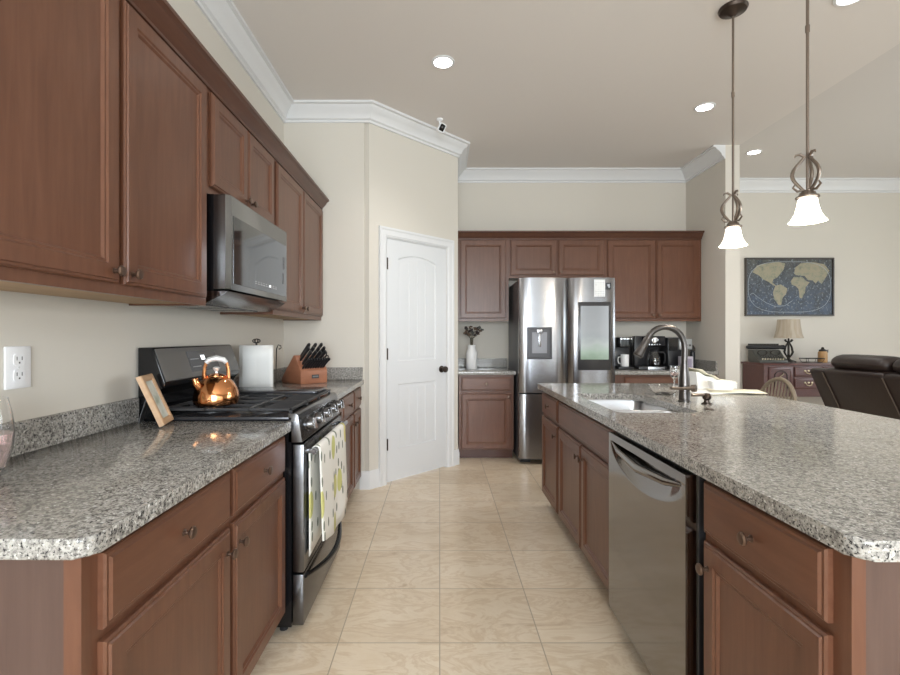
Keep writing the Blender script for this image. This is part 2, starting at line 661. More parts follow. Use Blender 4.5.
# pantry door: arched upper panel, square lower panel, plank grooves
m = MB()
m.T = DR
d0, d1 = DS0 + 0.011, DS1 - 0.011
zb, zt = 0.014, DH - 0.011
yf = 0.002
def arch_loop(u0, u1, v0, spring, peak, inset, n=10):
    pts = [(u0 + inset, v0 + inset), (u1 - inset, v0 + inset)]
    uc, hw = (u0 + u1) / 2, (u1 - u0) / 2
    rise = peak - spring
    for k in range(n + 1):
        t = 1 - 2 * k / n
        pts.append((uc + t * (hw - inset), spring + rise * (1 - t * t) - inset))
    return pts
up = (d0 + 0.125, d1 - 0.135, 1.055, 1.955, 2.0)
lo = (d0 + 0.125, d1 - 0.135, 0.285, 0.852, 0.852)
prof = [(0, 0), (0.006, 0.007), (0.018, 0.009), (0.03, 0.006), (0.036, 0.0055)]
def panel_arch(u):
    loops = [[(a, yf + d, b) for a, b in arch_loop(*u, i)] for i, d in prof]
    m.rings(loops, cap0=False, cap1=False)
    # plank field with grooves
    i = prof[-1][0]
    lp = arch_loop(*u, i)
    a0, a1 = u[0] + i, u[1] - i
    npl = 4
    ys = yf + prof[-1][1]
    uc, hw = (u[0] + u[1]) / 2, (u[1] - u[0]) / 2 - i
    def top(x):
        t = (x - uc) / hw
        return u[3] + (u[4] - u[3]) * (1 - t * t) - i
    xs = []
    for q in range(npl):
        p0 = a0 + (a1 - a0) * q / npl
        p1 = a0 + (a1 - a0) * (q + 1) / npl
        xs += [(p0, 0), (p0 + 0.004, 0)] if q == 0 else [(p0 - 0.003, 0), (p0, 0.003), (p0 + 0.003, 0)]
        xs += [((p0 + p1) / 2, 0)]
    xs.append((a1, 0))
    m.grid([[(x, ys + d, u[2] + i) for x, d in xs], [(x, ys + d, top(x)) for x, d in xs]])
panel_arch(up)
panel_arch(lo)
# stiles, rails around the panels
yb = yf + 0.035
m.box(d0, up[0], yf, yb, zb, zt).box(up[1], d1, yf, yb, zb, zt)
m.box(up[0], up[1], yf, yb, zb, lo[2]).box(up[0], up[1], yf, yb, lo[3], up[2])
al = arch_loop(*up, 0)[2:]
m.prism(al + [(up[0], zt), (up[1], zt)], yf, yb, lambda p, t: (p[0], t, p[1]))
m.box(up[0], up[1], yb - 0.012, yb - 0.001, lo[2], up[4])
door1 = struct(m.build('door_1', door_white, flat=True))
m = MB()
m.T = DR
kx = d1 - 0.062
m.lathe([(0.033, 0), (0.033, -0.006), (0.014, -0.010), (0.012, -0.03), (0.022, -0.036), (0.03, -0.05), (0.028, -0.064), (0.014, -0.072), (0, -0.073)], 20,
        lambda r, h, t: (kx + r * cos(t), yf + h, 0.957 + r * sin(t)))
m.build('door_knob', bronze, door1)
for hz in (1.90, 1.12, 0.34):
    m = MB()
    m.T = DR
    m.tube([(d0 - 0.003, yf - 0.009, hz - 0.05), (d0 - 0.003, yf - 0.009, hz + 0.05)], 0.008, 8)
    m.box(d0 - 0.008, d0 + 0.001, yf - 0.004, yf + 0.002, hz - 0.05, hz + 0.05)
    m.build('hinge', bronze, door1)

# ------------------------------------------------------------------ cabinets
DOORP = [(0, 0), (0, .011), (.004, .0155), (.009, .0155), (.012, .02), (.054, .02), (.059, .0155), (.065, .0155), (.072, .009)]
DRAWP = [(0, 0), (0, .011), (.004, .0155), (.010, .0155), (.015, .02)]
KNOB = [(.009, 0), (.009, .002), (.0055, .004), (.005, .013), (.009, .016), (.0155, .02), (.0165, .024), (.013, .028), (0, .030)]


def frm(o, u, n):
    """frame on a cabinet face: u = along the face, z up, n = outward"""
    o, u, n = Vector(o), Vector(u), Vector(n)
    def f(a, v, d):
        p = o + u * a + n * d
        return (p.x, p.y, v)
    return f


knob_m = mat('bronze_knob', rgb(112, 92, 80), 0.32, 0.85)


def knob(fr, a, v, parent):
    m = MB()
    m.lathe([(r, h + 0.0195) for r, h in KNOB], 14, lambda r, h, t: fr(a + r * cos(t), v + r * sin(t), h))
    m.build('knob', knob_m, parent)


def add_door(fr, u0, u1, v0, v1, root, kn=None, name='door', mm=None):
    d = MB().panel(fr, u0, u1, v0, v1, DOORP).build(name, mm or cherry, root, angle=20)
    if kn:
        knob(fr, kn[0], kn[1], d)
    return d


def add_drawer(fr, u0, u1, v0, v1, root, mm, kn=True, name='drawer'):
    d = MB().panel(fr, u0, u1, v0, v1, DRAWP).build(name, mm, root, angle=20)
    if kn:
        knob(fr, (u0 + u1) / 2, (v0 + v1) / 2, d)
    return d


def fbox(m, fr, a0, a1, v0, v1, d0, d1, bev=0):
    p, q = fr(a0, v0, d0), fr(a1, v1, d1)
    m.box(p[0], q[0], p[1], q[1], p[2], q[2], bev)
    return m


DZ0, DZ1, RZ0, RZ1 = 0.108, 0.682, 0.706, 0.855
TOPZ = 0.876

# ---- left run: faces +X at X=-0.668
XF = -0.668
frL = frm((XF, 0, 0), (0, 1, 0), (1, 0, 0))
def base_left(y0, y1, label, splits, end_near=False, group='base cabinets of the range wall'):
    t = thing('base_cabinet', label, 'cabinet', (-0.98, (y0 + y1) / 2, 0), 0, group)
    fbox(MB(), frL, y0, y1, 0.10, TOPZ, 0, XL + 0.002 - XF).build('body', cherry, t)
    fbox(MB(), frL, y0 + (0.0 if not end_near else 0.02), y1, 0, 0.10, -0.075, XL + 0.004 - XF).build('toe_kick', toe_m, t)
    for (a, b, side) in splits:
        add_drawer(frL, a, b, RZ0, RZ1, t, cherry_y)
        add_door(frL, a, b, DZ0, DZ1, t, ((b - 0.03, 0.612) if side > 0 else (a + 0.03, 0.612)))
    return t
c1 = base_left(0.905, 1.492, 'cherry base cabinet with wide drawer at the near end of the range counter', [(0.925, 1.478, 1)], True)
m = MB()
m.box(XL + 0.002, XF - 0.032, 0.885, 0.905, 0.0, TOPZ)
ep = m.build('end_panel', endpanel, c1)
m = MB()
m.box(XF - 0.032, XF + 0.001, 0.882, 0.9045, 0.0, TOPZ)
m.build('corner_stile', cherry, c1)
base_left(1.492, 2.02, 'cherry base cabinet right beside the range, near the copper kettle', [(1.506, 2.0, -1)])
base_left(2.80, 3.60, 'cherry base cabinet just past the range, half hidden by the lemon towel', [(2.82, 3.19, -1), (3.205, 3.585, 1)])
base_left(3.60, 3.945, 'narrow cherry base cabinet in the corner by the pantry wall', [(3.617, 3.925, -1)])


def worktop(name, label, cat, poly, splash=(), hole=None, loc=None, group=None):
    m = MB()
    m.prism(poly, TOPZ, 0.914, bev=0.007, seg=3, cap_only=True)
    cx = sum(p[0] for p in poly) / len(poly)
    cy = sum(p[1] for p in poly) / len(poly)
    o = m.build(name, granite, loc=(cx, cy, TOPZ))
    if hole:
        mc = MB()
        mc.prism(hole, 0.80, 1.0)
        cu = mc.build('cutter', granite, loc=(cx, cy, TOPZ))
        md = o.modifiers.new('hole', 'BOOLEAN')
        md.object = cu
        md.operation = 'DIFFERENCE'
        md.solver = 'EXACT'
        dg = bpy.context.evaluated_depsgraph_get()
        dg.update()
        me = bpy.data.meshes.new_from_object(o.evaluated_get(dg))
        o.modifiers.clear()
        for p in me.polygons:
            p.use_smooth = p.area < 0.0015
        o.data = me
        bpy.data.objects.remove(cu)
    tag(o, label, cat, group)
    for b, lab in splash:
        tag(MB().box(*b, bev=0.003, seg=1).build('granite_splash', granite, loc=(b[0], b[2], b[4])), lab, 'splash')
    return o


worktop('granite_worktop', 'granite worktop on the near left cabinets, up to the range', 'countertop',
        rrect(XL + 0.002, -0.631, 0.852, 2.024, (0.0, 0.03, 0.012, 0.0)), [((XL + 0.002, -1.281, 0.86, 2.022, 0.9142, 1.016), 'granite splash strip on the left wall below the outlet')])
worktop('granite_worktop', 'granite worktop under the knife block, past the range', 'countertop',
        rrect(XL + 0.002, -0.631, 2.796, 3.948, 0.0),
        [((XL + 0.002, -1.281, 2.80, 3.946, 0.9142, 1.016), 'granite splash strip on the left wall behind the paper towels'),
         ((-1.2805, -0.640, 3.929, 3.947, 0.9142, 1.016), 'granite splash strip on the short wall behind the knife block')])

# ---- uppers of the left wall, face X=-0.985
XU = -0.985
frU = frm((XU, 0, 0), (0, 1, 0), (1, 0, 0))
UZ0, UZ1 = 1.405, 2.34
def upper_left(y0, y1, z0, label, doors, knz):
    t = thing('wall_cabinet', label, 'cabinet', (-1.14, (y0 + y1) / 2, z0), 0, 'wall cabinets above the range wall')
    m = MB()
    m.box(XL + 0.002, XU, y0, y1, z0 + 0.012, UZ1)
    m.box(XU - 0.02, XU, y0, y1, z0, z0 + 0.012)
    m.box(XL + 0.002, XU - 0.02, y0, y0 + 0.016, z0, z0 + 0.012)
    m.box(XL + 0.002, XU - 0.02, y1 - 0.016, y1, z0, z0 + 0.012)
    m.build('body', cherry, t)
    MB().box(XL + 0.02, XU - 0.021, y0 + 0.018, y1 - 0.018, z0 + 0.006, z0 + 0.0118).build('underside', underply, t)
    for a, b, side in doors:
        add_door(frU, a, b, z0 + 0.032, 2.318, t, ((b - 0.03, z0 + 0.032 + 0.035) if side > 0 else (a + 0.03, z0 + 0.032 + 0.035)))
    return t
upper_left(0.905, 1.995, UZ0, 'tall cherry wall cabinet with two wide doors, nearest above the granite', [(0.925, 1.436, 1), (1.460, 1.975, -1)], 0)
upper_left(2.00, 2.795, 1.885, 'short cherry wall cabinet mounted directly over the microwave', [(2.022, 2.392, 1), (2.402, 2.775, -1)], 0)
upper_left(2.80, 3.945, UZ0, 'tall cherry wall cabinet past the microwave, above the knife block', [(2.825, 3.362, 1), (3.374, 3.925, -1)], 0)
CROWN = [(0, 0), (.012, 0), (.012, .012), (.020, .020), (.034, .034), (.048, .058), (.058, .064), (.065, .066), (.065, .082), (0, .082)]
struct(sweep([(XU, 0.88), (XU, 3.946)], [(d - 0.0005, z + UZ1 - 0.012) for d, z in CROWN]).build('trim_6', cherry_dark, angle=25))

# ---- microwave
mw = thing('microwave', 'stainless over-the-range microwave hung below the short cabinet', 'microwave', (-1.1, 2.40, 1.42))
MY0, MY1 = 2.022, 2.79
MB().box(XL + 0.002, -0.965, MY0, MY1, 1.47, 1.884).build('case', black_gloss, mw)
m = MB()
fx = -0.897
def mwf(y, z, x): return (x, y, z)
m.prism([(-0.965, MY0), (-0.915, MY0), (fx, MY0 + 0.02), (fx, MY1 - 0.012), (-0.905, MY1), (-0.965, MY1)], 1.478, 1.884, bev=0.004, cap_only=True)
dr = m.build('door', micro_steel, mw)
MB().box(fx - 0.001, fx + 0.002, MY0 + 0.04, MY1 - 0.022, 1.505, 1.80, 0.001, 1).build('window', mirror_glass, dr)
m = MB()
for k in range(9):
    m.box(fx + 0.0021, fx + 0.0026, 2.30 + k * 0.035, 2.322 + k * 0.035, 1.532, 1.536)
    m.box(fx + 0.0021, fx + 0.0026, 2.30 + k * 0.035, 2.318 + k * 0.035, 1.542, 1.545)
m.build('keypad', mat('keypad_print', rgb(190, 190, 190), 0.5), mw)
m = MB()
m.lathe([(0.006, 0), (0.006, 0.001), (0, 0.0012)], 10, lambda r, h, t: (fx + 0.0022 + h, 2.50 + r * cos(t), 1.539 + r * sin(t)))
m.build('indicator_light', mat('indicator_led', W1, emit=(1, 1, 1, 1), estr=2.5), mw)
MB().box(fx + 0.0021, fx + 0.004, 2.704, 2.716, 1.575, 1.635).build('dark_mark', black_gloss, mw)  # small black upright mark on the door front
m = MB()
m.prism([(-1.28, 1.47), (-0.905, 1.47), (-0.93, 1.452), (-1.0, 1.418), (-1.28, 1.418)], MY0, MY1 - 0.01, lambda p, t: (p[0], t, p[1]))
vp = m.build('vent_base', steel, mw)
m = MB()
for k in range(3):
    m.box(-1.22, -1.03, MY0 + 0.08 + k * 0.21, MY0 + 0.24 + k * 0.21, 1.412, 1.4181)
m.build('vent_filter', dark_steel, vp)

# ------------------------------------------------------------------ range
rg = thing('gas_range', 'black stainless gas range with backguard and five front knobs', 'stove', (-0.95, 2.41, 0))
RY0, RY1 = 2.030, 2.790
m = MB()
m.box(-1.275, -0.635, RY0, RY1, 0.03, 0.915)
m.build('body', black_gloss, rg)
for yy in (RY0 + 0.04, RY1 - 0.04):
    for xx in (-1.2, -0.68):
        MB().lathe([(0.018, 0), (0.018, 0.031)], 10, lambda r, h, t: (xx + r * cos(t), yy + r * sin(t), h)).build('foot', black_plastic, rg)
MB().box(-1.22, -0.632, RY0, RY1, 0.9151, 0.931, 0.004).build('cooktop', mat('cooktop_enamel', rgb(70, 70, 74), 0.2, 0.5), rg)
# backguard: sloped face, black recess, lower riser
m = MB()
m.prism([(-1.292, 0.916), (-1.222, 0.916), (-1.222, 1.02), (-1.200, 1.045), (-1.180, 1.058), (-1.178, 1.076), (-1.228, 1.222), (-1.236, 1.228), (-1.292, 1.228)],
        RY0, RY1, lambda p, t: (p[0], t, p[1]), bev=0.003)
bgd = m.build('backguard', black_gloss, rg)
m = MB()
m.prism([(-1.1772, 1.080), (-1.1742, 1.083), (-1.2245, 1.222), (-1.2275, 1.220)], RY0 + 0.008, RY1 - 0.008, lambda p, t: (p[0], t, p[1]))
m.build('control_face', slate_steel, bgd)
def bgp(y, s, lift):   # point on the sloped face; s = 0 bottom .. 1 top
    return (-1.1742 - 0.0503 * s + lift * 0.94, y, 1.083 + 0.139 * s + lift * 0.34)
def bgbox(m, y0, y1, s0, s1, l0, l1):
    m.rings([[bgp(y0, s0, l), bgp(y1, s0, l), bgp(y1, s1, l), bgp(y0, s1, l)] for l in (l0, l1)])
m = MB()
bgbox(m, 2.27, 2.55, 0.16, 0.86, -0.001, 0.002)
dsp = m.build('display', mat('display_glass', rgb(64, 64, 68), 0.12), bgd)
led = mat('clock_led', W1, emit=(0.9, 0.95, 1, 1), estr=2)
print_m = mat('display_print', rgb(150, 152, 156), 0.5)
for k, (a, b) in enumerate([(2.390, 2.399), (2.403, 2.412), (2.416, 2.425)]):
    m = MB()
    bgbox(m, a, b, 0.54, 0.70, 0.002, 0.0025)
    m.build('clock_digit', led, dsp)
for z0_, z1_ in ((0.57, 0.60), (0.31, 0.34)):
    m = MB()
    bgbox(m, 2.285, 2.365, z0_, z1_, 0.002, 0.0025)
    m.build('display_line', print_m, dsp)
# control panel on the front
m = MB()
m.prism([(-0.65, 0.82), (-0.588, 0.822), (-0.606, 0.938), (-0.616, 0.946), (-0.65, 0.946)], RY0, RY1, lambda p, t: (p[0], t, p[1]), bev=0.003)
cp = m.build('control_panel', dark_steel, rg)
nrm = Vector((0.988, 0, 0.153))
tup = Vector((-0.153, 0, 0.988))
for k in range(5):
    yk = 2.115 + k * 0.147
    o = Vector((-0.597, yk, 0.884))
    m = MB()
    m.lathe([(0.031, 0), (0.031, 0.008), (0.025, 0.010), (0.024, 0.034), (0.021, 0.038), (0, 0.038)], 20,
            lambda r, h, t: tuple(o + Vector((0, 1, 0)) * r * cos(t) + tup * r * sin(t) + nrm * h))
    kb = m.build('knob', dark_steel, cp)
    m = MB()
    m.rings([[tuple(o + Vector((0, 1, 0)) * a + tup * b + nrm * h) for a, b in ((-.006, -.024), (.006, -.024), (.006, .024), (-.006, .024))] for h in (0.037, 0.049)])
    m.build('grip', chrome, kb)
# oven door with window and bar handle
m = MB()
m.box(-0.632, -0.583, RY0 + 0.004, RY1 - 0.004, 0.262, 0.812, 0.004)
od = m.build('oven_door', dark_steel, rg)
MB().box(-0.584, -0.580, RY0 + 0.07, RY1 - 0.07, 0.33, 0.70, 0.001, 1).build('oven_window', dark_glass, od)
m = MB()
m.tube([(-0.547, RY0 + 0.03, 0.775), (-0.547, RY1 - 0.03, 0.775)], 0.0125, 14)
for yy in (RY0 + 0.05, RY1 - 0.05):
    m.box(-0.584, -0.547, yy - 0.011, yy + 0.011, 0.765, 0.785, 0.003)
m.build('handle', steel, od)
m = MB()
m.box(-0.632, -0.585, RY0 + 0.004, RY1 - 0.004, 0.035, 0.252, 0.004)
wd = m.build('warming_drawer', dark_steel, rg)
m = MB()
pts, rr = [], []
for k in range(17):
    t = k / 16
    pts.append((-0.584 + 0.055 * sin(pi * t), RY0 + 0.03 + t * (RY1 - RY0 - 0.06), 0.235 - 0.035 * sin(pi * t)))
    rr.append(0.009 + 0.004 * sin(pi * t))
m.tube(pts, rr, 10)
m.build('drawer_handle', black_gloss, wd)
# burners and grates
for (bx_, by_, br_) in ((-1.05, 2.19, 0.045), (-0.79, 2.19, 0.055), (-0.92, 2.41, 0.05), (-1.05, 2.64, 0.05), (-0.79, 2.64, 0.045)):
    m = MB()
    m.lathe([(br_ + 0.02, 0.931), (br_ + 0.02, 0.936), (br_, 0.938), (br_, 0.946), (br_ - 0.008, 0.949), (0, 0.949)], 20, lambda r, h, t: (bx_ + r * cos(t), by_ + r * sin(t), h))
    m.build('burner', black_matte, rg)
GX0, GX1 = -1.195, -0.645
def grate(y0, y1, label_bars):
    m = MB()
    gt = 0.966
    r = 0.0055
    def bar(p, q, h=0.012):
        x0, x1 = min(p[0], q[0]) - r, max(p[0], q[0]) + r
        yy0, yy1 = min(p[1], q[1]) - r, max(p[1], q[1]) + r
        m.box(x0, x1, yy0, yy1, gt - h, gt, 0.002, 1)
    bar((GX0, y0), (GX1, y0)); bar((GX0, y1), (GX1, y1)); bar((GX0, y0), (GX0, y1)); bar((GX1, y0), (GX1, y1))
    ym = (y0 + y1) / 2
    for xx in (GX0 + 0.18, GX1 - 0.18):
        bar((xx, y0), (xx, y1))
    for k in range(5):
        yk = y0 + (y1 - y0) * (k + 1) / 6
        bar((GX1 - 0.12, yk), (GX1, yk))
        if k % 2 == 0 and k != 2:
            bar((GX0, yk), (GX0 + 0.12, yk))
        if k == 2:
            bar((GX0 + 0.18, yk), (GX1 - 0.18, yk))
    for xx in (GX0, GX1):
        for yy in (y0, y1):
            m.box(xx - r, xx + r, yy - r, yy + r, 0.931, gt - 0.004)
    m.build('grate', black_matte, rg)
grate(RY0 + 0.022, RY0 + 0.258, 0)
grate(RY0 + 0.272, RY0 + 0.486, 0)
grate(RY0 + 0.500, RY1 - 0.022, 0)
gd = MB()
gd.prism(rrect(-1.19, -0.66, 2.545, 2.762, 0.02), 0.9662, 0.980, bev=0.004, cap_only=True)
tag(gd.build('griddle_plate', mat('griddle_plate_metal', rgb(84, 84, 88), 0.2, 0.7), loc=(-0.92, 2.65, 0.9662)), 'flat dark griddle plate laid on the far burner grate', 'griddle')

# kitchen towel over the oven handle
tw = mat('lemon_print_cloth', rgb(240, 238, 232), 0.9)
g = NT(tw)
tct = g.n('ShaderNodeTexCoord')
spt = g.n('ShaderNodeSeparateXYZ')
g.l(tct.outputs['Object'], spt.inputs[0])
def yz(sy_, sz_, oy, oz):
    cb = g.n('ShaderNodeCombineXYZ')
    g.l(g.math('ADD', g.math('MULTIPLY', spt.outputs[1], sy_), oy), cb.inputs[0])
    g.l(g.math('ADD', g.math('MULTIPLY', spt.outputs[2], sz_), oz), cb.inputs[1])
    return cb.outputs[0]
v = yz(7.6, 5.2, 3.35, 3.55)
vo = g.n('ShaderNodeTexVoronoi', voronoi_dimensions='2D')
vo.inputs['Scale'].default_value = 1.0
vo.inputs['Randomness'].default_value = 0.55
g.l(v, vo.inputs['Vector'])
mask = g.ramp(vo.outputs['Distance'], [(0.29, W1), (0.32, B1)])
fruit = g.ramp(vo.outputs['Color'], [(0.2, rgb(230, 214, 134)), (0.5, rgb(204, 204, 134)), (0.8, rgb(236, 222, 152))])
v2 = yz(20, 11, 1.7, 3.2)
vo2 = g.n('ShaderNodeTexVoronoi', voronoi_dimensions='2D')
vo2.inputs['Scale'].default_value = 1.0
g.l(v2, vo2.inputs['Vector'])
sepc = g.n('ShaderNodeSeparateColor')
g.l(vo2.outputs['Color'], sepc.inputs[0])
mask2 = g.math('MULTIPLY', g.math('LESS_THAN', vo2.outputs['Distance'], 0.24), g.math('GREATER_THAN', sepc.outputs[0], 0.55))
spf = g.n('ShaderNodeSeparateColor')
g.l(vo.outputs['Color'], spf.inputs[0])
mask = g.math('MULTIPLY', mask, g.math('GREATER_THAN', spf.outputs[1], 0.45))
col = g.mix(mask2, rgb(240, 238, 232), rgb(128, 134, 122))
g.color(g.mix(mask, col, fruit))
m = MB()
rows = []
ny = 20
for j in range(ny + 1):
    t = j / ny
    y = 2.085 + t * 0.56
    wv = 0.006 * sin(t * 9.0) + 0.004 * sin(t * 17 + 1)
    low = 0.375 - 0.07 * sin(t * 2.6) + 0.06 * max(0, t - 0.8)
    lowb = 0.315 + 0.03 * t
    row = []
    yb_ = y - 0.014 * (1 - t)
    for k in range(7):
        s = k / 6
        row.append((-0.570 + 0.001 * sin(s * 5), yb_, lowb + (0.765 - lowb) * s))
    for k in range(1, 8):
        a = pi - pi * k / 8
        row.append((-0.547 + 0.0175 * cos(a), y, 0.775 + 0.0175 * sin(a)))
    for k in range(9):
        s = k / 8
        row.append((-0.5285 + wv * s + 0.010 * s, y + 0.02 * s * (t), 0.772 - (0.772 - low) * s))
    rows.append(row)
m.grid(rows)
tow = m.build('kitchen_towel', tw, loc=(-0.547, 2.36, 0.775), recalc=False, angle=80)
sd = tow.modifiers.new('thickness', 'SOLIDIFY')
sd.thickness = 0.003
sd.offset = 0
tag(tow, 'white kitchen towel printed with yellow lemons and green pears, over the oven handle', 'towel')

# ------------------------------------------------------------------ things on the left counter and range
# copper kettle
kt = thing('tea_kettle', 'polished copper tea kettle on the near grate of the range', 'kettle', (-1.02, 2.165, 0.9662), radians(20))
m = MB()
m.lathe([(0.0, 0.0), (0.082, 0.0), (0.093, 0.006), (0.097, 0.02), (0.096, 0.045), (0.088, 0.075), (0.070, 0.105), (0.048, 0.122), (0.042, 0.125), (0.040, 0.128), (0, 0.128)], 32)
m.build('body', copper, kt, local=True)
m = MB()
m.lathe([(0.039, 0.1281), (0.039, 0.131), (0.026, 0.138), (0.01, 0.142), (0.0, 0.143)], 24)
ld = m.build('lid', copper, kt, local=True)
m = MB()
m.lathe([(0.007, 0.142), (0.006, 0.150), (0.013, 0.158), (0.017, 0.166), (0.010, 0.171), (0, 0.172)], 16)
m.build('lid_knob', silver_grip, ld, local=True)
m = MB()
m.tube([(-0.060, -0.035, 0.075), (-0.078, -0.046, 0.102), (-0.084, -0.050, 0.124)], [0.020, 0.016, 0.013], 14)
m.build('spout', copper, kt, local=True)
for s_ in (-1, 1):
    m = MB()
    m.tube([(s_ * 0.050, 0, 0.112), (s_ * 0.050, 0, 0.145), (s_ * 0.048, 0, 0.168), (s_ * 0.042, 0, 0.190)], [0.010, 0.009, 0.008, 0.008], 10)
    m.build('handle_arm', copper, kt, local=True)
m = MB()
m.tube([(-0.043, 0, 0.189), (-0.030, 0, 0.203), (0, 0, 0.210), (0.030, 0, 0.203), (0.043, 0, 0.189)], [0.010, 0.013, 0.014, 0.013, 0.010], 12)
m.build('grip', silver_grip, kt, local=True)

# picture frame leaning back beside the range
pf = thing('picture_frame', 'small light wooden picture frame standing on granite beside the range', 'picture frame',
           (-1.118, 1.945, 0.9205), (radians(-23), 0, radians(105)))
fw, fh = 0.140, 0.215
m = MB()
m.panel(lambda a, v, d: (a, -d, v), -fw / 2, fw / 2, 0, fh, [(0, -0.010), (0, 0.006), (0.004, 0.010), (0.020, 0.010), (0.028, 0.004)])
m.build('frame', frame_wood, pf, local=True)
pic = mat('faded_photo', rgb(200, 205, 195), 0.3)
g = NT(pic)
g.color(g.ramp(g.noise(g.coords(), 14, 4), [(0.35, rgb(150, 160, 140)), (0.5, rgb(206, 210, 200)), (0.65, rgb(230, 228, 220))]))
MB().box(-fw / 2 + 0.026, fw / 2 - 0.026, -0.0046, -0.0035, 0.026, fh - 0.026).build('picture', pic, pf, local=True)
m = MB()
m.rings([[(-0.02, 0.0105, 0.14), (0.02, 0.0105, 0.14), (0.02, 0.0135, 0.14), (-0.02, 0.0135, 0.14)],
         [(-0.03, 0.085, 0.0445), (0.03, 0.085, 0.0445), (0.03, 0.088, 0.0445), (-0.03, 0.088, 0.0445)]])
m.build('easel_leg', black_matte, pf, local=True)

# paper towel roll on iron holder
pt = thing('paper_towel_holder', 'dark iron holder with scroll finial under the paper towel roll', 'paper towel holder', (-1.160, 3.0, 0.914))
MB().lathe([(0.085, 0), (0.085, 0.008), (0.02, 0.014), (0, 0.014)], 24).build('base', iron, pt, local=True)
m = MB()
m.tube([(0, 0, 0.012), (0, 0, 0.325)], 0.006, 10)
m.build('rod', iron, pt, local=True)
m = MB()
for k in range(4):
    a = k * pi / 4
    m.tube([(0.024 * cos(a) * cos(q), 0.024 * sin(a) * cos(q), 0.332 + 0.012 * sin(q)) for q in [2 * pi * i / 14 for i in range(14)]], 0.0035, 6, closed=True)
m.build('finial', iron, pt, local=True)
m = MB()
m.tube([(0.080, 0.02, 0.008), (0.112, 0.03, 0.02), (0.116, 0.032, 0.28), (0.126, 0.034, 0.306), (0.142, 0.036, 0.302), (0.144, 0.036, 0.286), (0.130, 0.035, 0.278)], 0.0035, 8)
m.build('side_arm', iron, pt, local=True)
roll = thing('paper_towel_roll', 'white paper towel roll with a loose sheet, upright behind the copper kettle', 'paper towels', (-1.160, 3.0, 0.9285))
MB().lathe([(0.018, 0), (0.1, 0), (0.102, 0.004), (0.102, 0.286), (0.1, 0.29), (0.018, 0.29)], 36, ring=True).build('roll', paper_white, roll, local=True)
m = MB()
ang = radians(-70)
rows = []
for zz in (0.0, 0.1, 0.2, 0.288):
    row = []
    for k in range(9):
        a = radians(-125) + radians(60) * k / 8
        row.append((0.1035 * cos(a), 0.1035 * sin(a), zz))
    ex = (0.1035 * cos(radians(-65)), 0.1035 * sin(radians(-65)))
    for k in range(1, 5):
        row.append((ex[0] + 0.021 * k, ex[1] + 0.006 * k - 0.004 * (k % 2), zz - 0.004 * k))
    rows.append(row)
m.grid(rows)
sh = m.build('loose_sheet', paper_white, roll, local=True, recalc=False, angle=60)
sd = sh.modifiers.new('thickness', 'SOLIDIFY')
sd.thickness = 0.0012

# knife block
KR = radians(45)
KB = Vector((-1.035, 3.53, 0.914))
kb = thing('knife_block', 'reddish wooden knife block in the corner of the far left counter', 'knife block', tuple(KB), KR)
m = MB()
m.prism([(0, 0), (0, 0.10), (0.091, 0.215), (0.11, 0.215), (0.30, 0.03), (0.30, 0)], 0, 0.225, lambda p, t: (t, p[0], p[1]), bev=0.003)
m.build('block', block_wood, kb, local=True)
m = MB()
m.box(0.092, 0.152, -0.0016, -0.0002, 0.04, 0.068)
pl = m.build('name_plate', mat('name_plate_black', rgb(40, 40, 42), 0.4), kb, local=True)
m = MB()
m.box(0.098, 0.146, -0.0022, -0.0016, 0.048, 0.060)
m.build('plate_print', mat('name_plate_grey', rgb(120, 120, 122), 0.5), pl, local=True)
KM = Matrix.Translation(KB) @ Matrix.Rotation(KR, 4, 'Z')
kdir = Vector((0, -0.785, 0.62))
def kpos(x, s):      # point on the sloped face; s metres up the slope
    return KM @ (Vector((x, 0.62 * s, 0.10 + 0.785 * s)) + kdir * 0.0006)
def knife_mesh(L, w_, t_):
    m = MB()
    loops = []
    for h, ww, tt, off in ((0, .55, .5, 0), (.012, .6, .6, 0), (.0121, .9, .9, 0), (L * .35, .85, 1, .001), (L * .7, .95, 1, 0), (L * .93, 1.15, 1, -.003), (L, .8, .7, -.004)):
        a, b = t_ * tt / 2, w_ * ww / 2
        loops.append([(cos(q) * a, off + sin(q) * b, h) for q in [pi / 4 * i for i in range(8)]])
    m.rings(loops)
    return m
sk = None
for k in range(9):
    p = kpos(0.022 + k * 0.0215, 0.022)
    if sk is None:
        sk = tag(knife_mesh(0.125, 0.022, 0.0155).build('steak_knife', black_plastic, local=True), 'black-handled steak knife in the front row of the wooden knife block', 'knife', 'steak knives in the knife block')
        sk.location, sk.rotation_euler = p, (radians(51.7), 0, KR)
    else:
        dup(sk, p)
bk_ = None
for r_, (s_, xs_) in enumerate(((0.062, (0.035, 0.075, 0.115, 0.155)), (0.098, (0.03, 0.07, 0.115, 0.16)), (0.132, (0.045, 0.10, 0.15)))):
    for x_ in xs_:
        p = kpos(x_, s_)
        if bk_ is None:
            bk_ = tag(knife_mesh(0.165, 0.029, 0.020).build('kitchen_knife', black_plastic, local=True), 'long black-handled kitchen knife in the upper rows of the knife block', 'knife', 'large knives in the knife block')
            bk_.location, bk_.rotation_euler = p, (radians(51.7), 0, KR)
        else:
            dup(bk_, p)
m = MB()
for s_ in (-1, 1):
    m.tube([(0.0, s_ * 0.017 + 0.014 * cos(q), 0.075 + 0.03 * sin(q)) for q in [2 * pi * i / 14 for i in range(14)]], 0.004, 7, closed=True)
    m.tube([(0, s_ * 0.004, 0.0), (0, s_ * 0.012, 0.047)], 0.004, 7)
sc_ = tag(m.build('kitchen_scissors', black_plastic, local=True), 'black-handled scissors at the right end of the knife block', 'scissors')
sc_.location, sc_.rotation_euler = kpos(0.205, 0.075), (radians(51.7), 0, KR + 0.0)

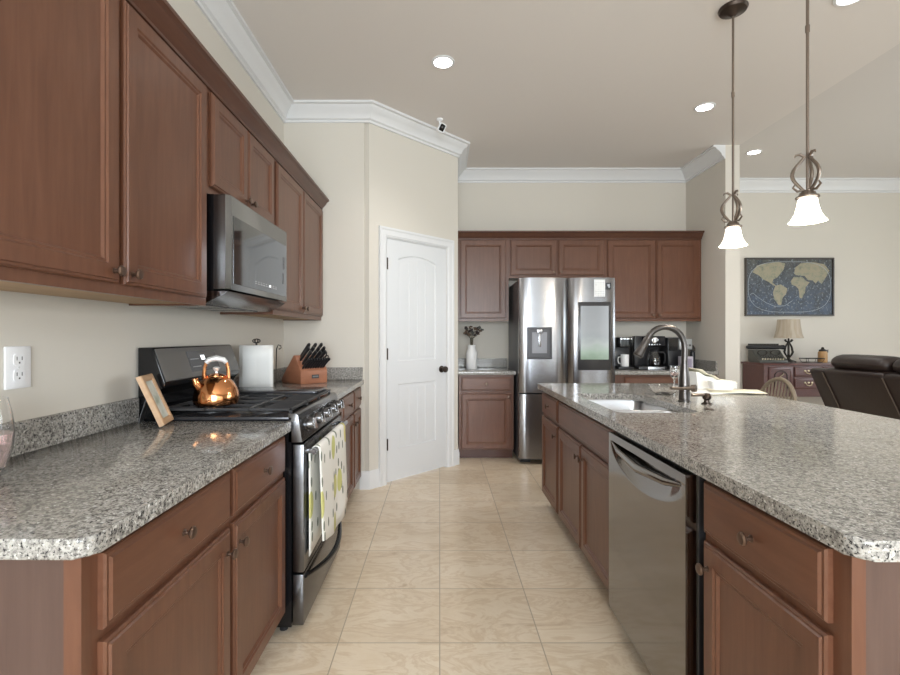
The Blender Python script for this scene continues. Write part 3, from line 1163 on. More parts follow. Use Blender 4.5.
# wall outlet
ot = thing('wall_outlet', 'white double outlet on the left wall above the granite splash', 'outlet', (XL, 1.456, 1.182))
MB().box(XL + 0.0003, XL + 0.007, 1.411, 1.501, 1.117, 1.247, 0.003).build('cover_plate', plastic_white, ot)
for zz in (1.158, 1.206):
    m = MB()
    m.prism(rrect(1.437, 1.475, zz - 0.018, zz + 0.018, 0.01), XL + 0.0071, XL + 0.0095, lambda p, t: (t, p[0], p[1]))
    s_ = m.build('socket', plastic_white, ot)
    m = MB()
    m.box(XL + 0.0095, XL + 0.0099, 1.446, 1.4485, zz - 0.002, zz + 0.009).box(XL + 0.0095, XL + 0.0099, 1.4635, 1.466, zz - 0.002, zz + 0.009)
    m.box(XL + 0.0095, XL + 0.0099, 1.4535, 1.4585, zz - 0.012, zz - 0.007)
    m.build('slot', black_plastic, s_)
MB().lathe([(0.0035, 0.007), (0.0035, 0.0085), (0, 0.0087)], 8, lambda r, h, t: (XL + h, 1.456 + r * cos(t), 1.182 + r * sin(t))).build('screw', white_m, ot)

# stemless glass with pink liquid at the left frame edge
gl_ = thing('drinking_glass', 'clear stemless glass with pink drink by the left wall splash', 'glass', (-1.193, 1.252, 0.914))
MB().lathe([(0.022, 0), (0.036, 0.012), (0.050, 0.06), (0.055, 0.11), (0.050, 0.155), (0.040, 0.20), (0.0385, 0.20), (0.048, 0.155), (0.052, 0.11), (0.047, 0.062), (0.033, 0.016), (0, 0.008)], 24).build('bowl', glassm, gl_, local=True)
MB().lathe([(0, 0.0095), (0.032, 0.0175), (0.046, 0.063), (0.0508, 0.105), (0, 0.105)], 24).build('drink', pink_glass, gl_, local=True)

# ------------------------------------------------------------------ back wall: cabinets, fridge
YFB = 4.89
frB = frm((0, YFB, 0), (1, 0, 0), (0, -1, 0))
def base_back(x0, x1, label, drawers, doors):
    t = thing('base_cabinet', label, 'cabinet', ((x0 + x1) / 2, 5.2, 0), 0, 'base cabinets of the back wall')
    MB().box(x0, x1, YFB, YB - 0.002, 0.10, TOPZ).build('body', cherry, t)
    MB().box(x0, x1, YFB + 0.075, YB - 0.004, 0, 0.10).build('toe_kick', toe_m, t)
    for a, b in drawers:
        add_drawer(frB, a, b, RZ0 + 0.005, RZ1, t, cherry_x)
    for a, b, s_ in doors:
        add_door(frB, a, b, DZ0, DZ1, t, ((b - 0.03, 0.65) if s_ > 0 else (a + 0.03, 0.65)))
    return t
base_back(0.197, 0.762, 'cherry base cabinet left of the refrigerator, under the vase', [(0.222, 0.738)], [(0.222, 0.738, 1)])
base_back(1.80, 2.856, 'cherry base cabinet right of the refrigerator, under the coffee makers', [(1.90, 2.84)], [(1.90, 2.363, 1), (2.373, 2.84, -1)])
worktop('granite_worktop', 'short granite worktop left of the refrigerator, under the vase', 'countertop',
        rrect(0.182, 0.782, 4.848, YB - 0.002, 0.0), [((0.183, 0.782, YB - 0.021, YB - 0.002, 0.9142, 1.016), 'granite splash strip on the back wall behind the vase'),
         ((0.182, 0.201, 4.9, YB - 0.0215, 0.9142, 1.016), 'granite splash strip on the pantry side wall, left of the vase')])
worktop('granite_worktop', 'granite worktop under the coffee makers, right of the refrigerator', 'countertop',
        rrect(1.782, 2.857, 4.848, YB - 0.002, 0.0), [((1.783, 2.8375, YB - 0.021, YB - 0.002, 0.9142, 1.016), 'granite splash strip on the back wall behind the coffee makers'),
         ((2.838, 2.857, 4.87, YB - 0.002, 0.9142, 1.016), 'granite splash strip on the nook wall right of the coffee makers')])

YU = 5.17
frBU = frm((0, YU, 0), (1, 0, 0), (0, -1, 0))
UB0 = 1.435
def upper_back(x0, x1, z0, label, doors):
    t = thing('wall_cabinet', label, 'cabinet', ((x0 + x1) / 2, 5.33, z0), 0, 'wall cabinets of the back wall')
    m = MB()
    m.box(x0, x1, YU, YB - 0.002, z0 + 0.012, UZ1)
    m.box(x0, x1, YU, YU + 0.02, z0, z0 + 0.012)
    m.build('body', cherry, t)
    for a, b, s_ in doors:
        kn = None if s_ == 0 else ((b - 0.03, z0 + 0.065) if s_ > 0 else (a + 0.03, z0 + 0.065))
        add_door(frBU, a, b, z0 + 0.03, 2.318, t, kn)
    return t
upper_back(0.197, 0.752, UB0, 'single-door cherry wall cabinet left of the refrigerator, above the vase', [(0.222, 0.722, 0)])
upper_back(0.752, 1.806, 1.905, 'short double-door cherry wall cabinet over the refrigerator', [(0.772, 1.272, 1), (1.288, 1.788, -1)])
upper_back(1.806, 2.85, UB0, 'double-door cherry wall cabinet above the coffee makers', [(1.826, 2.345, 1), (2.357, 2.828, -1)])
struct(sweep([(0.19, YU), (2.852, YU)], [(d - 0.0005, z + UZ1 - 0.012) for d, z in CROWN]).build('trim_7', cherry_dark, angle=25))

fr_ = thing('refrigerator', 'stainless french-door refrigerator with ice dispenser and touch screen', 'refrigerator', (1.263, 5.1, 0))
FX0, FX1, FM = 0.787, 1.738, 1.272
m = MB()
m.box(FX0 + 0.004, FX1 - 0.004, 4.765, 5.45, 0.03, 1.835, 0.004)
m.build('body', steel_side, fr_)
for xx in (FX0 + 0.08, FX1 - 0.08):
    MB().box(xx - 0.05, xx + 0.05, 4.80, 5.0, 0.0, 0.031).build('foot', black_plastic, fr_)
def fdoor(name, x0, x1, z0, z1, pocket_right):
    """door with a gently bowed front that rolls in at the edge next to the gap"""
    n = 14
    prof = []
    yf_, yb_ = 4.690, 4.758
    wdt = x1 - x0
    for k in range(n + 1):
        t = k / n
        e = t if pocket_right else 1 - t
        bow = 0.010 * (1 - (2 * t - 1) ** 2)
        roll_ = 0.030 * max(0, (e - 0.86) / 0.14) ** 2
        edge = 0.012 * max(0, (0.06 - e) / 0.06) ** 2
        prof.append((x0 + wdt * t, yf_ - bow + roll_ + edge))
    prof += [(x1, yb_), (x0, yb_)]
    m = MB()
    m.prism(prof, z0, z1, bev=0.003, cap_only=True)
    return m.build(name, steel, fr_, angle=30)
fl = fdoor('upper_door', FX0, FM - 0.004, 0.712, 1.852, True)
frr = fdoor('upper_door', FM + 0.004, FX1, 0.712, 1.852, False)
fdoor('lower_door', FX0, FM - 0.004, 0.06, 0.700, True)
fdoor('lower_door', FM + 0.004, FX1, 0.06, 0.700, False)
MB().box(FX0 + 0.006, FX1 - 0.006, 4.735, 4.764, 0.700, 0.712).build('gap_strip', black_plastic, fr_)
# ice and water dispenser
m = MB()
px0, px1, pz0, pz1 = 0.862, 1.108, 1.045, 1.362
m.panel(lambda a, v, d: (a, 4.675 - d, v), px0, px1, pz0, pz1, [(0, -0.012), (0, 0.0035), (0.004, 0.005), (0.016, 0.005), (0.022, 0.0)])
dp = m.build('dispenser', mat('dispenser_grey', rgb(74, 74, 78), 0.4, 0.2), fl)
m = MB()
m.panel(lambda a, v, d: (a, 4.675 - d, v), px0 + 0.05, px1 - 0.05, pz0 + 0.06, pz1 - 0.05, [(0, 0.0001), (0, 0.004), (0.008, 0.004), (0.010, 0.001)])
m.build('dispenser_recess', mat('dispenser_dark', rgb(120, 120, 124), 0.4, 0.5), dp)
m = MB()
m.box(0.955, 1.015, 4.660, 4.674, 1.30, 1.345, 0.004).box(0.972, 0.998, 4.664, 4.674, 1.17, 1.30, 0.003)
m.build('dispenser_lever', steel, dp)
# touch screen
scr = mat('screen_reflection_glow', rgb(20, 20, 22), 0.1)
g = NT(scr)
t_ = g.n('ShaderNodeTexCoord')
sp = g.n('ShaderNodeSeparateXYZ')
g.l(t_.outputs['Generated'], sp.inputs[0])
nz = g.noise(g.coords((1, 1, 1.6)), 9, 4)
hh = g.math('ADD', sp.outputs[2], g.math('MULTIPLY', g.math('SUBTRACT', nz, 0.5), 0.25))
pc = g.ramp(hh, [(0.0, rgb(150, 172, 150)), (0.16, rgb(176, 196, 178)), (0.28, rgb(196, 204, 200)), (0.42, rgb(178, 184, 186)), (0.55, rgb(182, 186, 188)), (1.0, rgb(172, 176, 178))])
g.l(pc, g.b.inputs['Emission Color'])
g.b.inputs['Emission Strength'].default_value = 0.75  # glowing gradient paints the reflected outdoors, pale above green, into the screen
sx0, sx1, sz0, sz1 = 1.368, 1.688, 0.938, 1.612
m = MB()
m.box(sx0, sx1, 4.674, 4.69, sz0, sz1, 0.004)
bz = m.build('screen_bezel', mat('screen_bezel_black', rgb(58, 58, 60), 0.25), frr)
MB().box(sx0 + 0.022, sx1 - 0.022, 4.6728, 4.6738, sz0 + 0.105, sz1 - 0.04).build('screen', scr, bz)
m = MB()
m.box(1.642, 1.690, 4.676, 4.684, 1.735, 1.80)
lg = m.build('energy_badge', mat('badge_dark', rgb(46, 48, 54), 0.4), frr)
m = MB()
m.box(1.655, 1.677, 4.6755, 4.676, 1.765, 1.787).box(1.664, 1.678, 4.6752, 4.676, 1.752, 1.765)
m.build('badge_mark', mat('badge_print', rgb(190, 196, 204), 0.5), lg)
note_m = mat('printed_note', rgb(230, 232, 232), 0.7)
g = NT(note_m)
br = g.n('ShaderNodeTexBrick', offset=0.0)
g.l(g.coords((1, 0, 1)), br.inputs['Vector'])
tcn = g.n('ShaderNodeTexCoord')
cmb = g.n('ShaderNodeCombineXYZ')
spn = g.n('ShaderNodeSeparateXYZ')
g.l(tcn.outputs['Object'], spn.inputs[0])
g.l(spn.outputs[0], cmb.inputs[0])
g.l(spn.outputs[2], cmb.inputs[1])
g.l(cmb.outputs[0], br.inputs['Vector'])
br.inputs['Scale'].default_value = 1.0
br.inputs['Brick Width'].default_value = 0.024
br.inputs['Row Height'].default_value = 0.022
br.inputs['Mortar Size'].default_value = 0.004
br.inputs['Color1'].default_value = rgb(226, 228, 228)
br.inputs['Color2'].default_value = rgb(206, 208, 210)
br.inputs['Mortar'].default_value = rgb(236, 237, 237)
g.color(br.outputs['Color'])
m = MB()
m.box(1.523, 1.632, 4.6755, 4.6770, 1.662, 1.832)
tag(m.build('paper_note', note_m, loc=(1.578, 4.6765, 1.747)), 'small white printed paper stuck on the right refrigerator door', 'note')

# white bottle vase with dried flowers
vs = MB()
vs.lathe([(0, 0), (0.058, 0), (0.062, 0.006), (0.062, 0.17), (0.056, 0.195), (0.046, 0.212), (0.043, 0.250), (0.047, 0.262), (0.041, 0.262), (0.038, 0.25), (0.040, 0.215), (0, 0.20)], 28)
tag(vs.build('bottle_vase', ceramic, loc=None, local=True), 'white milk-can vase on the short granite worktop', 'vase').location = (0.352, 5.22, 0.914)
bq = thing('dried_flowers', 'bunch of dark dried flowers in the white vase', 'flowers', (0.352, 5.22, 1.12))
dfm = [mat('dried_flower_dark', rgb(62, 52, 52), 0.8), mat('dried_flower_brown', rgb(104, 86, 72), 0.8), mat('dried_flower_grey', rgb(92, 92, 88), 0.8)]
stem_m = mat('dried_stem', rgb(86, 80, 64), 0.8)
for k in range(20):
    a = k * 2.4
    sp_ = 0.04 + 0.075 * ((k * 37) % 11) / 11
    if k in (3, 8): sp_ = 0.12
    hx, hy, hz_ = sp_ * cos(a), sp_ * sin(a) * 0.6, 0.17 + 0.09 * ((k * 53) % 7) / 7
    m = MB()
    m.tube([(0.010 * cos(a), 0.010 * sin(a), 0.01), (0.018 * cos(a), 0.018 * sin(a), 0.13), (hx * 0.6, hy * 0.6, hz_ * 0.8), (hx, hy, hz_)], 0.0016, 5)
    st = m.build('stem', stem_m, bq, local=True)
    m = MB()
    for q in range(7):
        m.ball((hx + random.uniform(-.014, .014), hy + random.uniform(-.014, .014), hz_ + random.uniform(-.012, .014)), random.uniform(.007, .013), (1, 1, .8), 7, 5)
    m.build('flower_head', dfm[k % 3], st, local=True)

# coffee corner
def Zb(x, y): return (x, y, 0.914)
cm = thing('pod_coffee_maker', 'slim black single-cup coffee maker beside the refrigerator, white mug in it', 'coffee maker', Zb(2.0, 5.2))
m = MB()
m.box(-0.08, 0.08, -0.12, 0.12, 0, 0.03, 0.006).box(-0.08, 0.08, 0.0, 0.12, 0.03, 0.24, 0.006)
m.build('body', black_plastic, cm, local=True)
MB().prism(rrect(-0.085, 0.085, -0.12, 0.125, 0.03), 0.24, 0.345, bev=0.008, cap_only=True).build('brew_head', black_gloss, cm, local=True)
MB().prism(rrect(-0.078, 0.078, -0.124, 0.12, 0.03), 0.325, 0.337).build('silver_band', chrome, cm, local=True)
mg = thing('coffee_mug', 'white coffee mug standing under the single-cup coffee maker', 'mug', (2.005, 5.135, 0.9442))
MB().lathe([(0, 0), (0.036, 0), (0.042, 0.006), (0.044, 0.13), (0.041, 0.13), (0.038, 0.012), (0, 0.010)], 24).build('cup', ceramic, mg, local=True)
m = MB()
m.tube([(-0.041, 0, 0.105), (-0.07, 0, 0.10), (-0.075, 0, 0.065), (-0.066, 0, 0.035), (-0.041, 0, 0.028)], 0.006, 8)
m.build('handle', ceramic, mg, local=True)

cm2 = thing('drip_coffee_maker', 'wide black drip coffee maker with round dial, behind the faucet', 'coffee maker', Zb(2.285, 5.2))
m = MB()
m.box(-0.155, 0.145, -0.135, 0.15, 0, 0.035, 0.006).box(-0.155, 0.145, 0.055, 0.15, 0.035, 0.25, 0.006).box(-0.155, -0.07, -0.02, 0.056, 0.035, 0.36, 0.006)
m.build('body', black_plastic, cm2, local=True)
MB().box(-0.068, 0.145, -0.10, 0.15, 0.25, 0.36, 0.01).build('brew_head', mat('dark_grey_plastic', rgb(52, 52, 56), 0.25, 0.5), cm2, local=True)
m = MB()
m.lathe([(0.034, 0), (0.034, 0.006), (0.026, 0.008), (0.024, 0.02), (0, 0.021)], 20, lambda r, h, t: (0.03 + r * cos(t), -0.10 - h, 0.315 + r * sin(t)))
m.build('dial', chrome, cm2, local=True)
m = MB()
for k in range(5):
    m.lathe([(0.006, 0), (0.006, 0.003), (0, 0.003)], 8, lambda r, h, t: (-0.03 + k * 0.028 + r * cos(t), -0.10 - h, 0.268 + r * sin(t)))
m.build('buttons', chrome, cm2, local=True)
MB().box(-0.06, 0.12, -0.139, -0.128, 0.004, 0.03).build('base_trim', chrome, cm2, local=True)
cf = thing('coffee_carafe', 'glass coffee carafe with dark coffee on the drip coffee maker', 'carafe', (2.325, 5.135, 0.9492))
MB().lathe([(0, 0), (0.058, 0), (0.066, 0.02), (0.066, 0.09), (0.05, 0.135), (0.046, 0.155), (0.042, 0.155), (0.046, 0.13), (0.062, 0.088), (0.062, 0.02), (0, 0.004)], 26).build('jug', glassm, cf, local=True)
MB().lathe([(0, 0.005), (0.060, 0.020), (0.060, 0.075), (0, 0.075)], 24).build('coffee', mat('coffee_liquid', rgb(40, 26, 20), 0.1), cf, local=True)
MB().lathe([(0.048, 0.156), (0.05, 0.17), (0.03, 0.18), (0, 0.18)], 22).build('lid', black_plastic, cf, local=True)
m = MB()
m.tube([(0.046, -0.01, 0.15), (0.085, -0.03, 0.15), (0.10, -0.035, 0.12), (0.098, -0.034, 0.05), (0.088, -0.03, 0.03)], 0.008, 8)
m.build('handle', black_plastic, cf, local=True)

cm3 = thing('espresso_machine', 'black machine with pale front panel at the right of the coffee row', 'coffee maker', Zb(2.60, 5.22))
m = MB()
m.box(-0.135, 0.12, -0.14, 0.14, 0, 0.04, 0.006).box(-0.135, -0.02, -0.10, 0.14, 0.04, 0.345, 0.008).box(-0.02, 0.12, 0.03, 0.14, 0.04, 0.345, 0.008)
m.build('body', black_plastic, cm3, local=True)
MB().box(-0.018, 0.118, -0.12, 0.028, 0.215, 0.33, 0.008).build('front_panel', mat('silver_grey_plastic', rgb(176, 178, 178), 0.3, 0.3), cm3, local=True)
MB().box(-0.13, -0.03, -0.106, -0.10, 0.20, 0.33).build('water_window', dark_glass, cm3, local=True)
m = MB()
for k in range(4):
    m.box(0.0 + k * 0.028, 0.016 + k * 0.028, -0.1225, -0.12, 0.25, 0.27)
m.build('buttons', black_plastic, cm3, local=True)
tb = thing('tissue_box', 'pale grey cardboard box in front of the espresso machine', 'box', (2.60, 5.02, 0.914))
MB().box(-0.055, 0.06, -0.045, 0.045, 0, 0.145, 0.003).build('carton', mat('pale_carton', rgb(196, 190, 200), 0.6), tb, local=True)
MB().box(-0.04, 0.045, -0.0458, -0.045, 0.03, 0.12).build('printed_panel', mat('carton_print', rgb(150, 142, 160), 0.6), tb, local=True)
pm = thing('pepper_mill', 'tall dark mill against the splash, right end of the coffee row', 'mill', (2.775, 5.20, 0.914))
MB().lathe([(0, 0), (0.03, 0), (0.031, 0.02), (0.022, 0.07), (0.026, 0.14), (0.023, 0.19), (0, 0.19)], 18).build('body', black_plastic, pm, local=True)
MB().lathe([(0.012, 0.19), (0.024, 0.20), (0.026, 0.225), (0.014, 0.25), (0.006, 0.262), (0, 0.265)], 18).build('head', iron, pm, local=True)

# ------------------------------------------------------------------ island
XI = 0.785
frI = frm((XI, 0, 0), (0, 1, 0), (-1, 0, 0))
XIB = 1.395
def base_island(y0, y1, label, splits, shell=False, wide_false=None):
    t = thing('island_cabinet', label, 'cabinet', (1.09, (y0 + y1) / 2, 0), 0, 'cabinets of the island')
    if shell:
        m = MB()
        m.box(XI, XI + 0.02, y0, y1, 0.10, TOPZ).box(XI + 0.02, XIB, y0, y0 + 0.018, 0.10, TOPZ).box(XI + 0.02, XIB, y1 - 0.018, y1, 0.10, TOPZ)
        m.box(XI + 0.02, XIB - 0.01, y0 + 0.018, y1 - 0.018, 0.10, 0.118).box(XIB - 0.01, XIB, y0 + 0.018, y1 - 0.018, 0.10, TOPZ)
        m.build('body', cherry, t)
    else:
        MB().box(XI, XIB, y0, y1, 0.10, TOPZ).build('body', cherry, t)
    MB().box(XI + 0.075, XIB, y0, y1, 0, 0.10).build('toe_kick', toe_m, t)
    if wide_false:
        add_drawer(frI, wide_false[0], wide_false[1], RZ0, RZ1, t, cherry_y, kn=False, name='false_drawer_front')
    for a, b, s_, dr_ in splits:
        if dr_:
            add_drawer(frI, a, b, RZ0, RZ1, t, cherry_y)
        add_door(frI, a, b, DZ0, DZ1, t, ((b - 0.03, 0.612) if s_ > 0 else (a + 0.03, 0.612)))
    return t
ci = base_island(0.925, 1.398, 'cherry island cabinet with one drawer, at the near end of the island', [(0.945, 1.385, 1, True)])
m = MB()
m.box(XI + 0.026, 1.62, 0.905, 0.925, 0, TOPZ)
m.build('end_panel', endpanel, ci)
m = MB()
m.box(XI - 0.001, XI + 0.026, 0.902, 0.9245, 0, TOPZ)
m.build('corner_stile', cherry, ci)
base_island(2.085, 3.085, 'cherry double-door island cabinet below the sink', [(2.105, 2.577, 1, False), (2.589, 3.065, -1, False)], True, (2.105, 3.065))
base_island(3.085, 3.58, 'narrow cherry island cabinet with drawer at the far end by the refrigerator', [(3.105, 3.56, -1, True)])
m = MB()
m.box(XIB + 0.001, 1.62, 0.926, 3.58, 0, TOPZ)
tag(m.build('island_back_panel', cherry, loc=(1.5, 2.25, 0)), 'cherry panelled back of the island under the seating overhang', 'panel')

HX0, HX1, HY0, HY1 = 0.845, 1.245, 2.25, 2.99
worktop('island_worktop', 'long speckled granite island worktop with sink cut-out', 'countertop',
        rrect(0.746, 2.0, 0.845, 3.63, (0.03, 0.03, 0.03, 0.02)), (), rrect(HX0, HX1, HY0, HY1, (0.05, 0.05, 0.13, 0.05), 6))
# sink
sk_ = thing('kitchen_sink', 'undermount stainless double sink set into the island granite', 'sink', (1.045, 2.62, 0.68))
def bowl(y0, y1, depth):
    o_, i_ = [], []
    x0, x1 = HX0 - 0.008, HX1 + 0.008
    loops = []
    for ins, z in ((-0.018, 0.8755), (0, 0.8755), (0.004, 0.86), (0.012, 0.90 - depth), (0.04, 0.876 - depth), (0.12, 0.873 - depth)):
        loops.append([(a, b, z) for a, b in rrect(x0 + ins, x1 - ins, y0 + ins, y1 - ins, max(0.05 - ins * 0.2, 0.02), 5)])
    m = MB()
    m.rings(loops, cap0=False)
    ob = m.build('bowl', sink_steel, sk_, angle=50, recalc=False)
    s2 = ob.modifiers.new('thickness', 'SOLIDIFY')
    s2.thickness = 0.0015
    m = MB()
    cy_ = (y0 + y1) / 2
    m.lathe([(0.055, 0.874 - depth), (0.055, 0.878 - depth), (0.04, 0.876 - depth), (0, 0.875 - depth)], 20, lambda r, h, t: ((x0 + x1) / 2 + r * cos(t), cy_ + r * sin(t), h))
    m.build('drain', chrome, ob)
bowl(HY0 - 0.005, 2.53, 0.19)
bowl(2.57, HY1 + 0.005, 0.19)

# dishwasher
dw = thing('dishwasher', 'stainless dishwasher with scooped handle built into the island', 'dishwasher', (1.0, 1.74, 0))
DY0, DY1 = 1.418, 2.06
MB().box(0.772, 1.36, DY0 - 0.008, DY1 + 0.015, 0.10, 0.87).build('tub', black_plastic, dw)
MB().box(0.86, 1.3, DY0, DY1, 0, 0.0995).build('toe_kick', black_plastic, dw)
# door front with a long scooped pocket: one grid, pushed in along a lens shape
m = MB()
ny_, nz_ = 40, 60
zlo, zhi = 0.105, 0.862
def dwx(y, z):
    x = 0.735
    t = (y - (DY0 + 0.025)) / (DY1 - DY0 - 0.05)
    if 0 < t < 1:
        top_ = 0.83
        bot = 0.800 - 0.085 * (1 - (2 * t - 1) ** 2) ** 0.8
        if bot < z < top_:
            q = (z - bot) / (top_ - bot)
            x += 0.034 * (q ** 0.8) * min(1, 6 * min(t, 1 - t))
    return x
zz_ = [zlo + (0.70 - zlo) * k / 6 for k in range(6)] + [0.70 + (zhi - 0.70) * k / nz_ for k in range(nz_ + 1)]
rows = []
for z in zz_:
    rows.append([(dwx(DY0 + (DY1 - DY0) * k / ny_, z), DY0 + (DY1 - DY0) * k / ny_, z) for k in range(ny_ + 1)])
m.grid(rows)
ed = [rows[0][0], rows[0][-1], rows[-1][-1], rows[-1][0]]
bk = [(0.7715, p[1], p[2]) for p in ed]
m.rings([[(0.7352, p[1], p[2]) for p in ed], bk], cap0=False)
dwd = m.build('door', dw_steel, dw, recalc=False, angle=35)
m = MB()
m.tube([(0.741, DY0 + 0.03, 0.822), (0.733, DY0 + 0.12, 0.806), (0.727, (DY0 + DY1) / 2, 0.792), (0.733, DY1 - 0.12, 0.806), (0.741, DY1 - 0.03, 0.822)], [0.006, 0.013, 0.017, 0.013, 0.006], 12)
m.build('handle', dw_steel, dwd)

# faucet
fc = thing('kitchen_faucet', 'tall gunmetal gooseneck faucet behind the island sink', 'faucet', (1.357, 2.63, 0.914))
MB().lathe([(0, 0), (0.034, 0), (0.034, 0.006), (0.029, 0.010), (0.028, 0.085), (0.027, 0.12), (0.021, 0.18), (0.018, 0.21), (0, 0.21)], 24).build('base', gunmetal, fc, local=True)
m = MB()
pts = [(0, 0, 0.205), (0.002, 0, 0.28)]
R_ = 0.108
for k in range(13):
    a = pi * k / 12 * 0.86
    pts.append((0.002 - R_ + R_ * cos(a), 0, 0.300 + R_ * sin(a) * 1.05))
m.tube(pts, 0.0165, 14)
m.build('spout', gunmetal, fc, local=True)
e = Vector(pts[-1]); dirn = (Vector(pts[-1]) - Vector(pts[-2])).normalized()
m = MB()
m.tube([tuple(e), tuple(e + dirn * 0.01), tuple(e + dirn * 0.045), tuple(e + dirn * 0.105), tuple(e + dirn * 0.112)], [0.0165, 0.019, 0.020, 0.027, 0.023], 16)
m.build('spray_head', gunmetal, fc, local=True)
m = MB()
m.tube([(0.03, -0.02, 0.075), (0.045, -0.036, 0.077)], [0.020, 0.020], 14)
m.tube([(0.036, -0.034, 0.078), (-0.04, -0.06, 0.078), (-0.11, -0.075, 0.082)], [0.011, 0.008, 0.009], 10)
m.build('lever', bronze_br, fc, local=True)
# soap pump
sp_ = thing('soap_dispenser', 'small bronze soap pump on the granite beside the faucet', 'soap dispenser', (1.425, 2.53, 0.914))
MB().lathe([(0, 0), (0.026, 0), (0.026, 0.005), (0.014, 0.010), (0.013, 0.022), (0.021, 0.03), (0.023, 0.045), (0.016, 0.056), (0, 0.06)], 20).build('base', bronze, sp_, local=True)
m = MB()
m.tube([(0.0, 0, 0.046), (-0.035, -0.004, 0.050), (-0.085, -0.008, 0.048)], [0.010, 0.008, 0.007], 10)
m.build('nozzle', bronze_br, sp_, local=True)
m = MB()
m.lathe([(0, 0), (0.022, 0), (0.02, 0.004), (0.012, 0.007), (0, 0.008)], 16)
tag(m.build('sink_hole_cover', bronze, local=True), 'tiny bronze hole cover on the granite in front of the soap pump', 'cap').location = (1.33, 2.34, 0.914)

# glassware on the island
wg = thing('wine_glass', 'small stemmed glass with pink drink behind the faucet', 'glass', (1.585, 3.2, 0.914))
MB().lathe([(0, 0), (0.03, 0), (0.03, 0.003), (0.006, 0.008), (0.004, 0.05), (0.006, 0.07), (0.026, 0.095), (0.031, 0.125), (0.027, 0.16), (0.0255, 0.16), (0.029, 0.125), (0.024, 0.098), (0, 0.078)], 22).build('goblet', glassm, wg, local=True)
MB().lathe([(0, 0.0795), (0.0225, 0.0985), (0.0265, 0.118), (0, 0.118)], 20).build('drink', pink_glass, wg, local=True)
gb = MB()
gb.lathe([(0, 0), (0.05, 0), (0.075, 0.02), (0.088, 0.055), (0.0855, 0.055), (0.072, 0.022), (0.048, 0.004), (0, 0.004)], 28)
tag(gb.build('glass_bowl', glassm, local=True), 'clear glass bowl on the island behind the faucet base', 'bowl').location = (1.40, 2.96, 0.914)

# papers at the far right of the island
def sheet(name, label, cat, m_, pts_fn, loc, rot=0, th=0.003, group=None, nu=10, nv=3):
    m = MB()
    m.grid([[pts_fn(i / nu, j / nv) for i in range(nu + 1)] for j in range(nv + 1)])
    o = m.build(name, m_, local=True, recalc=False, angle=60)
    o.location = loc
    o.rotation_euler = (0, 0, rot)
    s2 = o.modifiers.new('thickness', 'SOLIDIFY')
    s2.thickness = th
    s2.offset = 1
    return tag(o, label, cat, group)
sheet('folded_paper', 'flat white paper lying on the island granite, under the other papers', 'paper', paper_white,
      lambda u, v: (-0.2 + 0.4 * u, -0.14 + 0.28 * v, 0.0), (1.80, 3.12, 0.9145), 0.25, 0.002)
sheet('cream_envelope', 'cream envelope with one corner reaching over the island edge', 'envelope', cream_paper,
      lambda u, v: (-0.15 + 0.3 * u, -0.11 + 0.22 * v, 0.002 + 0.004 * u), (1.90, 3.05, 0.9180), -0.35, 0.0025)
mz = thing('paper_bundle', 'loose white bundle of papers with a raised cream sheet, behind the soap pump', 'papers', (1.89, 3.33, 0.9175), radians(4))
m = MB()
tp = [(-0.16 + 0.29 * i / 12, 0.030 + 0.085 * (1 - i / 12) ** 1.3 + 0.006 * sin(i * 1.7)) for i in range(13)]
m.prism([(-0.15, 0.0), (0.13, 0.0)] + tp[::-1], -0.11, 0.12, lambda p, t: (p[0], t, p[1]), bev=0.002, seg=1)
m.build('papers', paper_white, mz, local=True)
m = MB()
m.grid([[(a - 0.012 + 0.02 * (1 - k / 12), -0.13 + 0.26 * j / 3, b + 0.004 + 0.016 * (1 - k / 12) ** 2) for k, (a, b) in enumerate(tp)] for j in range(4)])
o = m.build('top_sheet', cream_paper, mz, local=True, recalc=False, angle=60)
s2 = o.modifiers.new('thickness', 'SOLIDIFY'); s2.thickness = 0.003; s2.offset = 1
bw = thing('napkin_box', 'open white paper box standing among the papers on the island', 'box', (1.80, 3.03, 0.9345), radians(-12))
m = MB()
loops = []
for z, s_ in ((0, 0.055), (0.004, 0.058), (0.055, 0.072), (0.055, 0.070), (0.006, 0.054)):
    loops.append([(a, b, z) for a, b in rrect(-s_, s_, -s_ * 0.7, s_ * 0.7, 0.015, 3)])
m.rings(loops)
m.build('tray', paper_white, bw, local=True)

# ------------------------------------------------------------------ windsor stool beyond the island
st_ = thing('spindle_back_stool', 'wooden stool with arched spindle back at the far side of the island', 'stool', (2.22, 3.37, 0))
m = MB()
m.prism(rrect(-0.2, 0.18, -0.2, 0.2, 0.09), 0.60, 0.635, bev=0.01, cap_only=True)
m.build('seat', cushion_lt, st_, local=True)
m = MB()
hp = []
for k in range(21):
    a = pi * k / 20
    hp.append((0.155 + 0.045 * sin(a), -0.205 * cos(a), 0.636 + 0.335 * sin(a) ** 0.75))
m.tube(hp, 0.014, 10)
m.build('back_bow', cushion_lt, st_, local=True)
for k in range(11):
    q = -0.165 + 0.33 * k / 10
    ca = math.acos(max(-1, min(1, -q / 0.205)))
    top = (0.155 + 0.045 * sin(ca), q, 0.636 + 0.335 * sin(ca) ** 0.75 - 0.006)
    m = MB()
    m.tube([(0.150, q * 0.85, 0.634), ((0.150 + top[0]) / 2, q * 0.93, (0.634 + top[2]) / 2), top], [0.006, 0.007, 0.005], 7)
    m.build('spindle', cushion_lt, st_, local=True)
for sx_ in (-1, 1):
    for sy_ in (-1, 1):
        m = MB()
        m.tube([(sx_ * 0.13 - 0.01, sy_ * 0.14, 0.602), (sx_ * 0.17 - 0.01, sy_ * 0.18, 0.2), (sx_ * 0.19 - 0.01, sy_ * 0.2, 0.0)], [0.018, 0.016, 0.013], 9)
        m.build('leg', cushion_lt, st_, local=True)
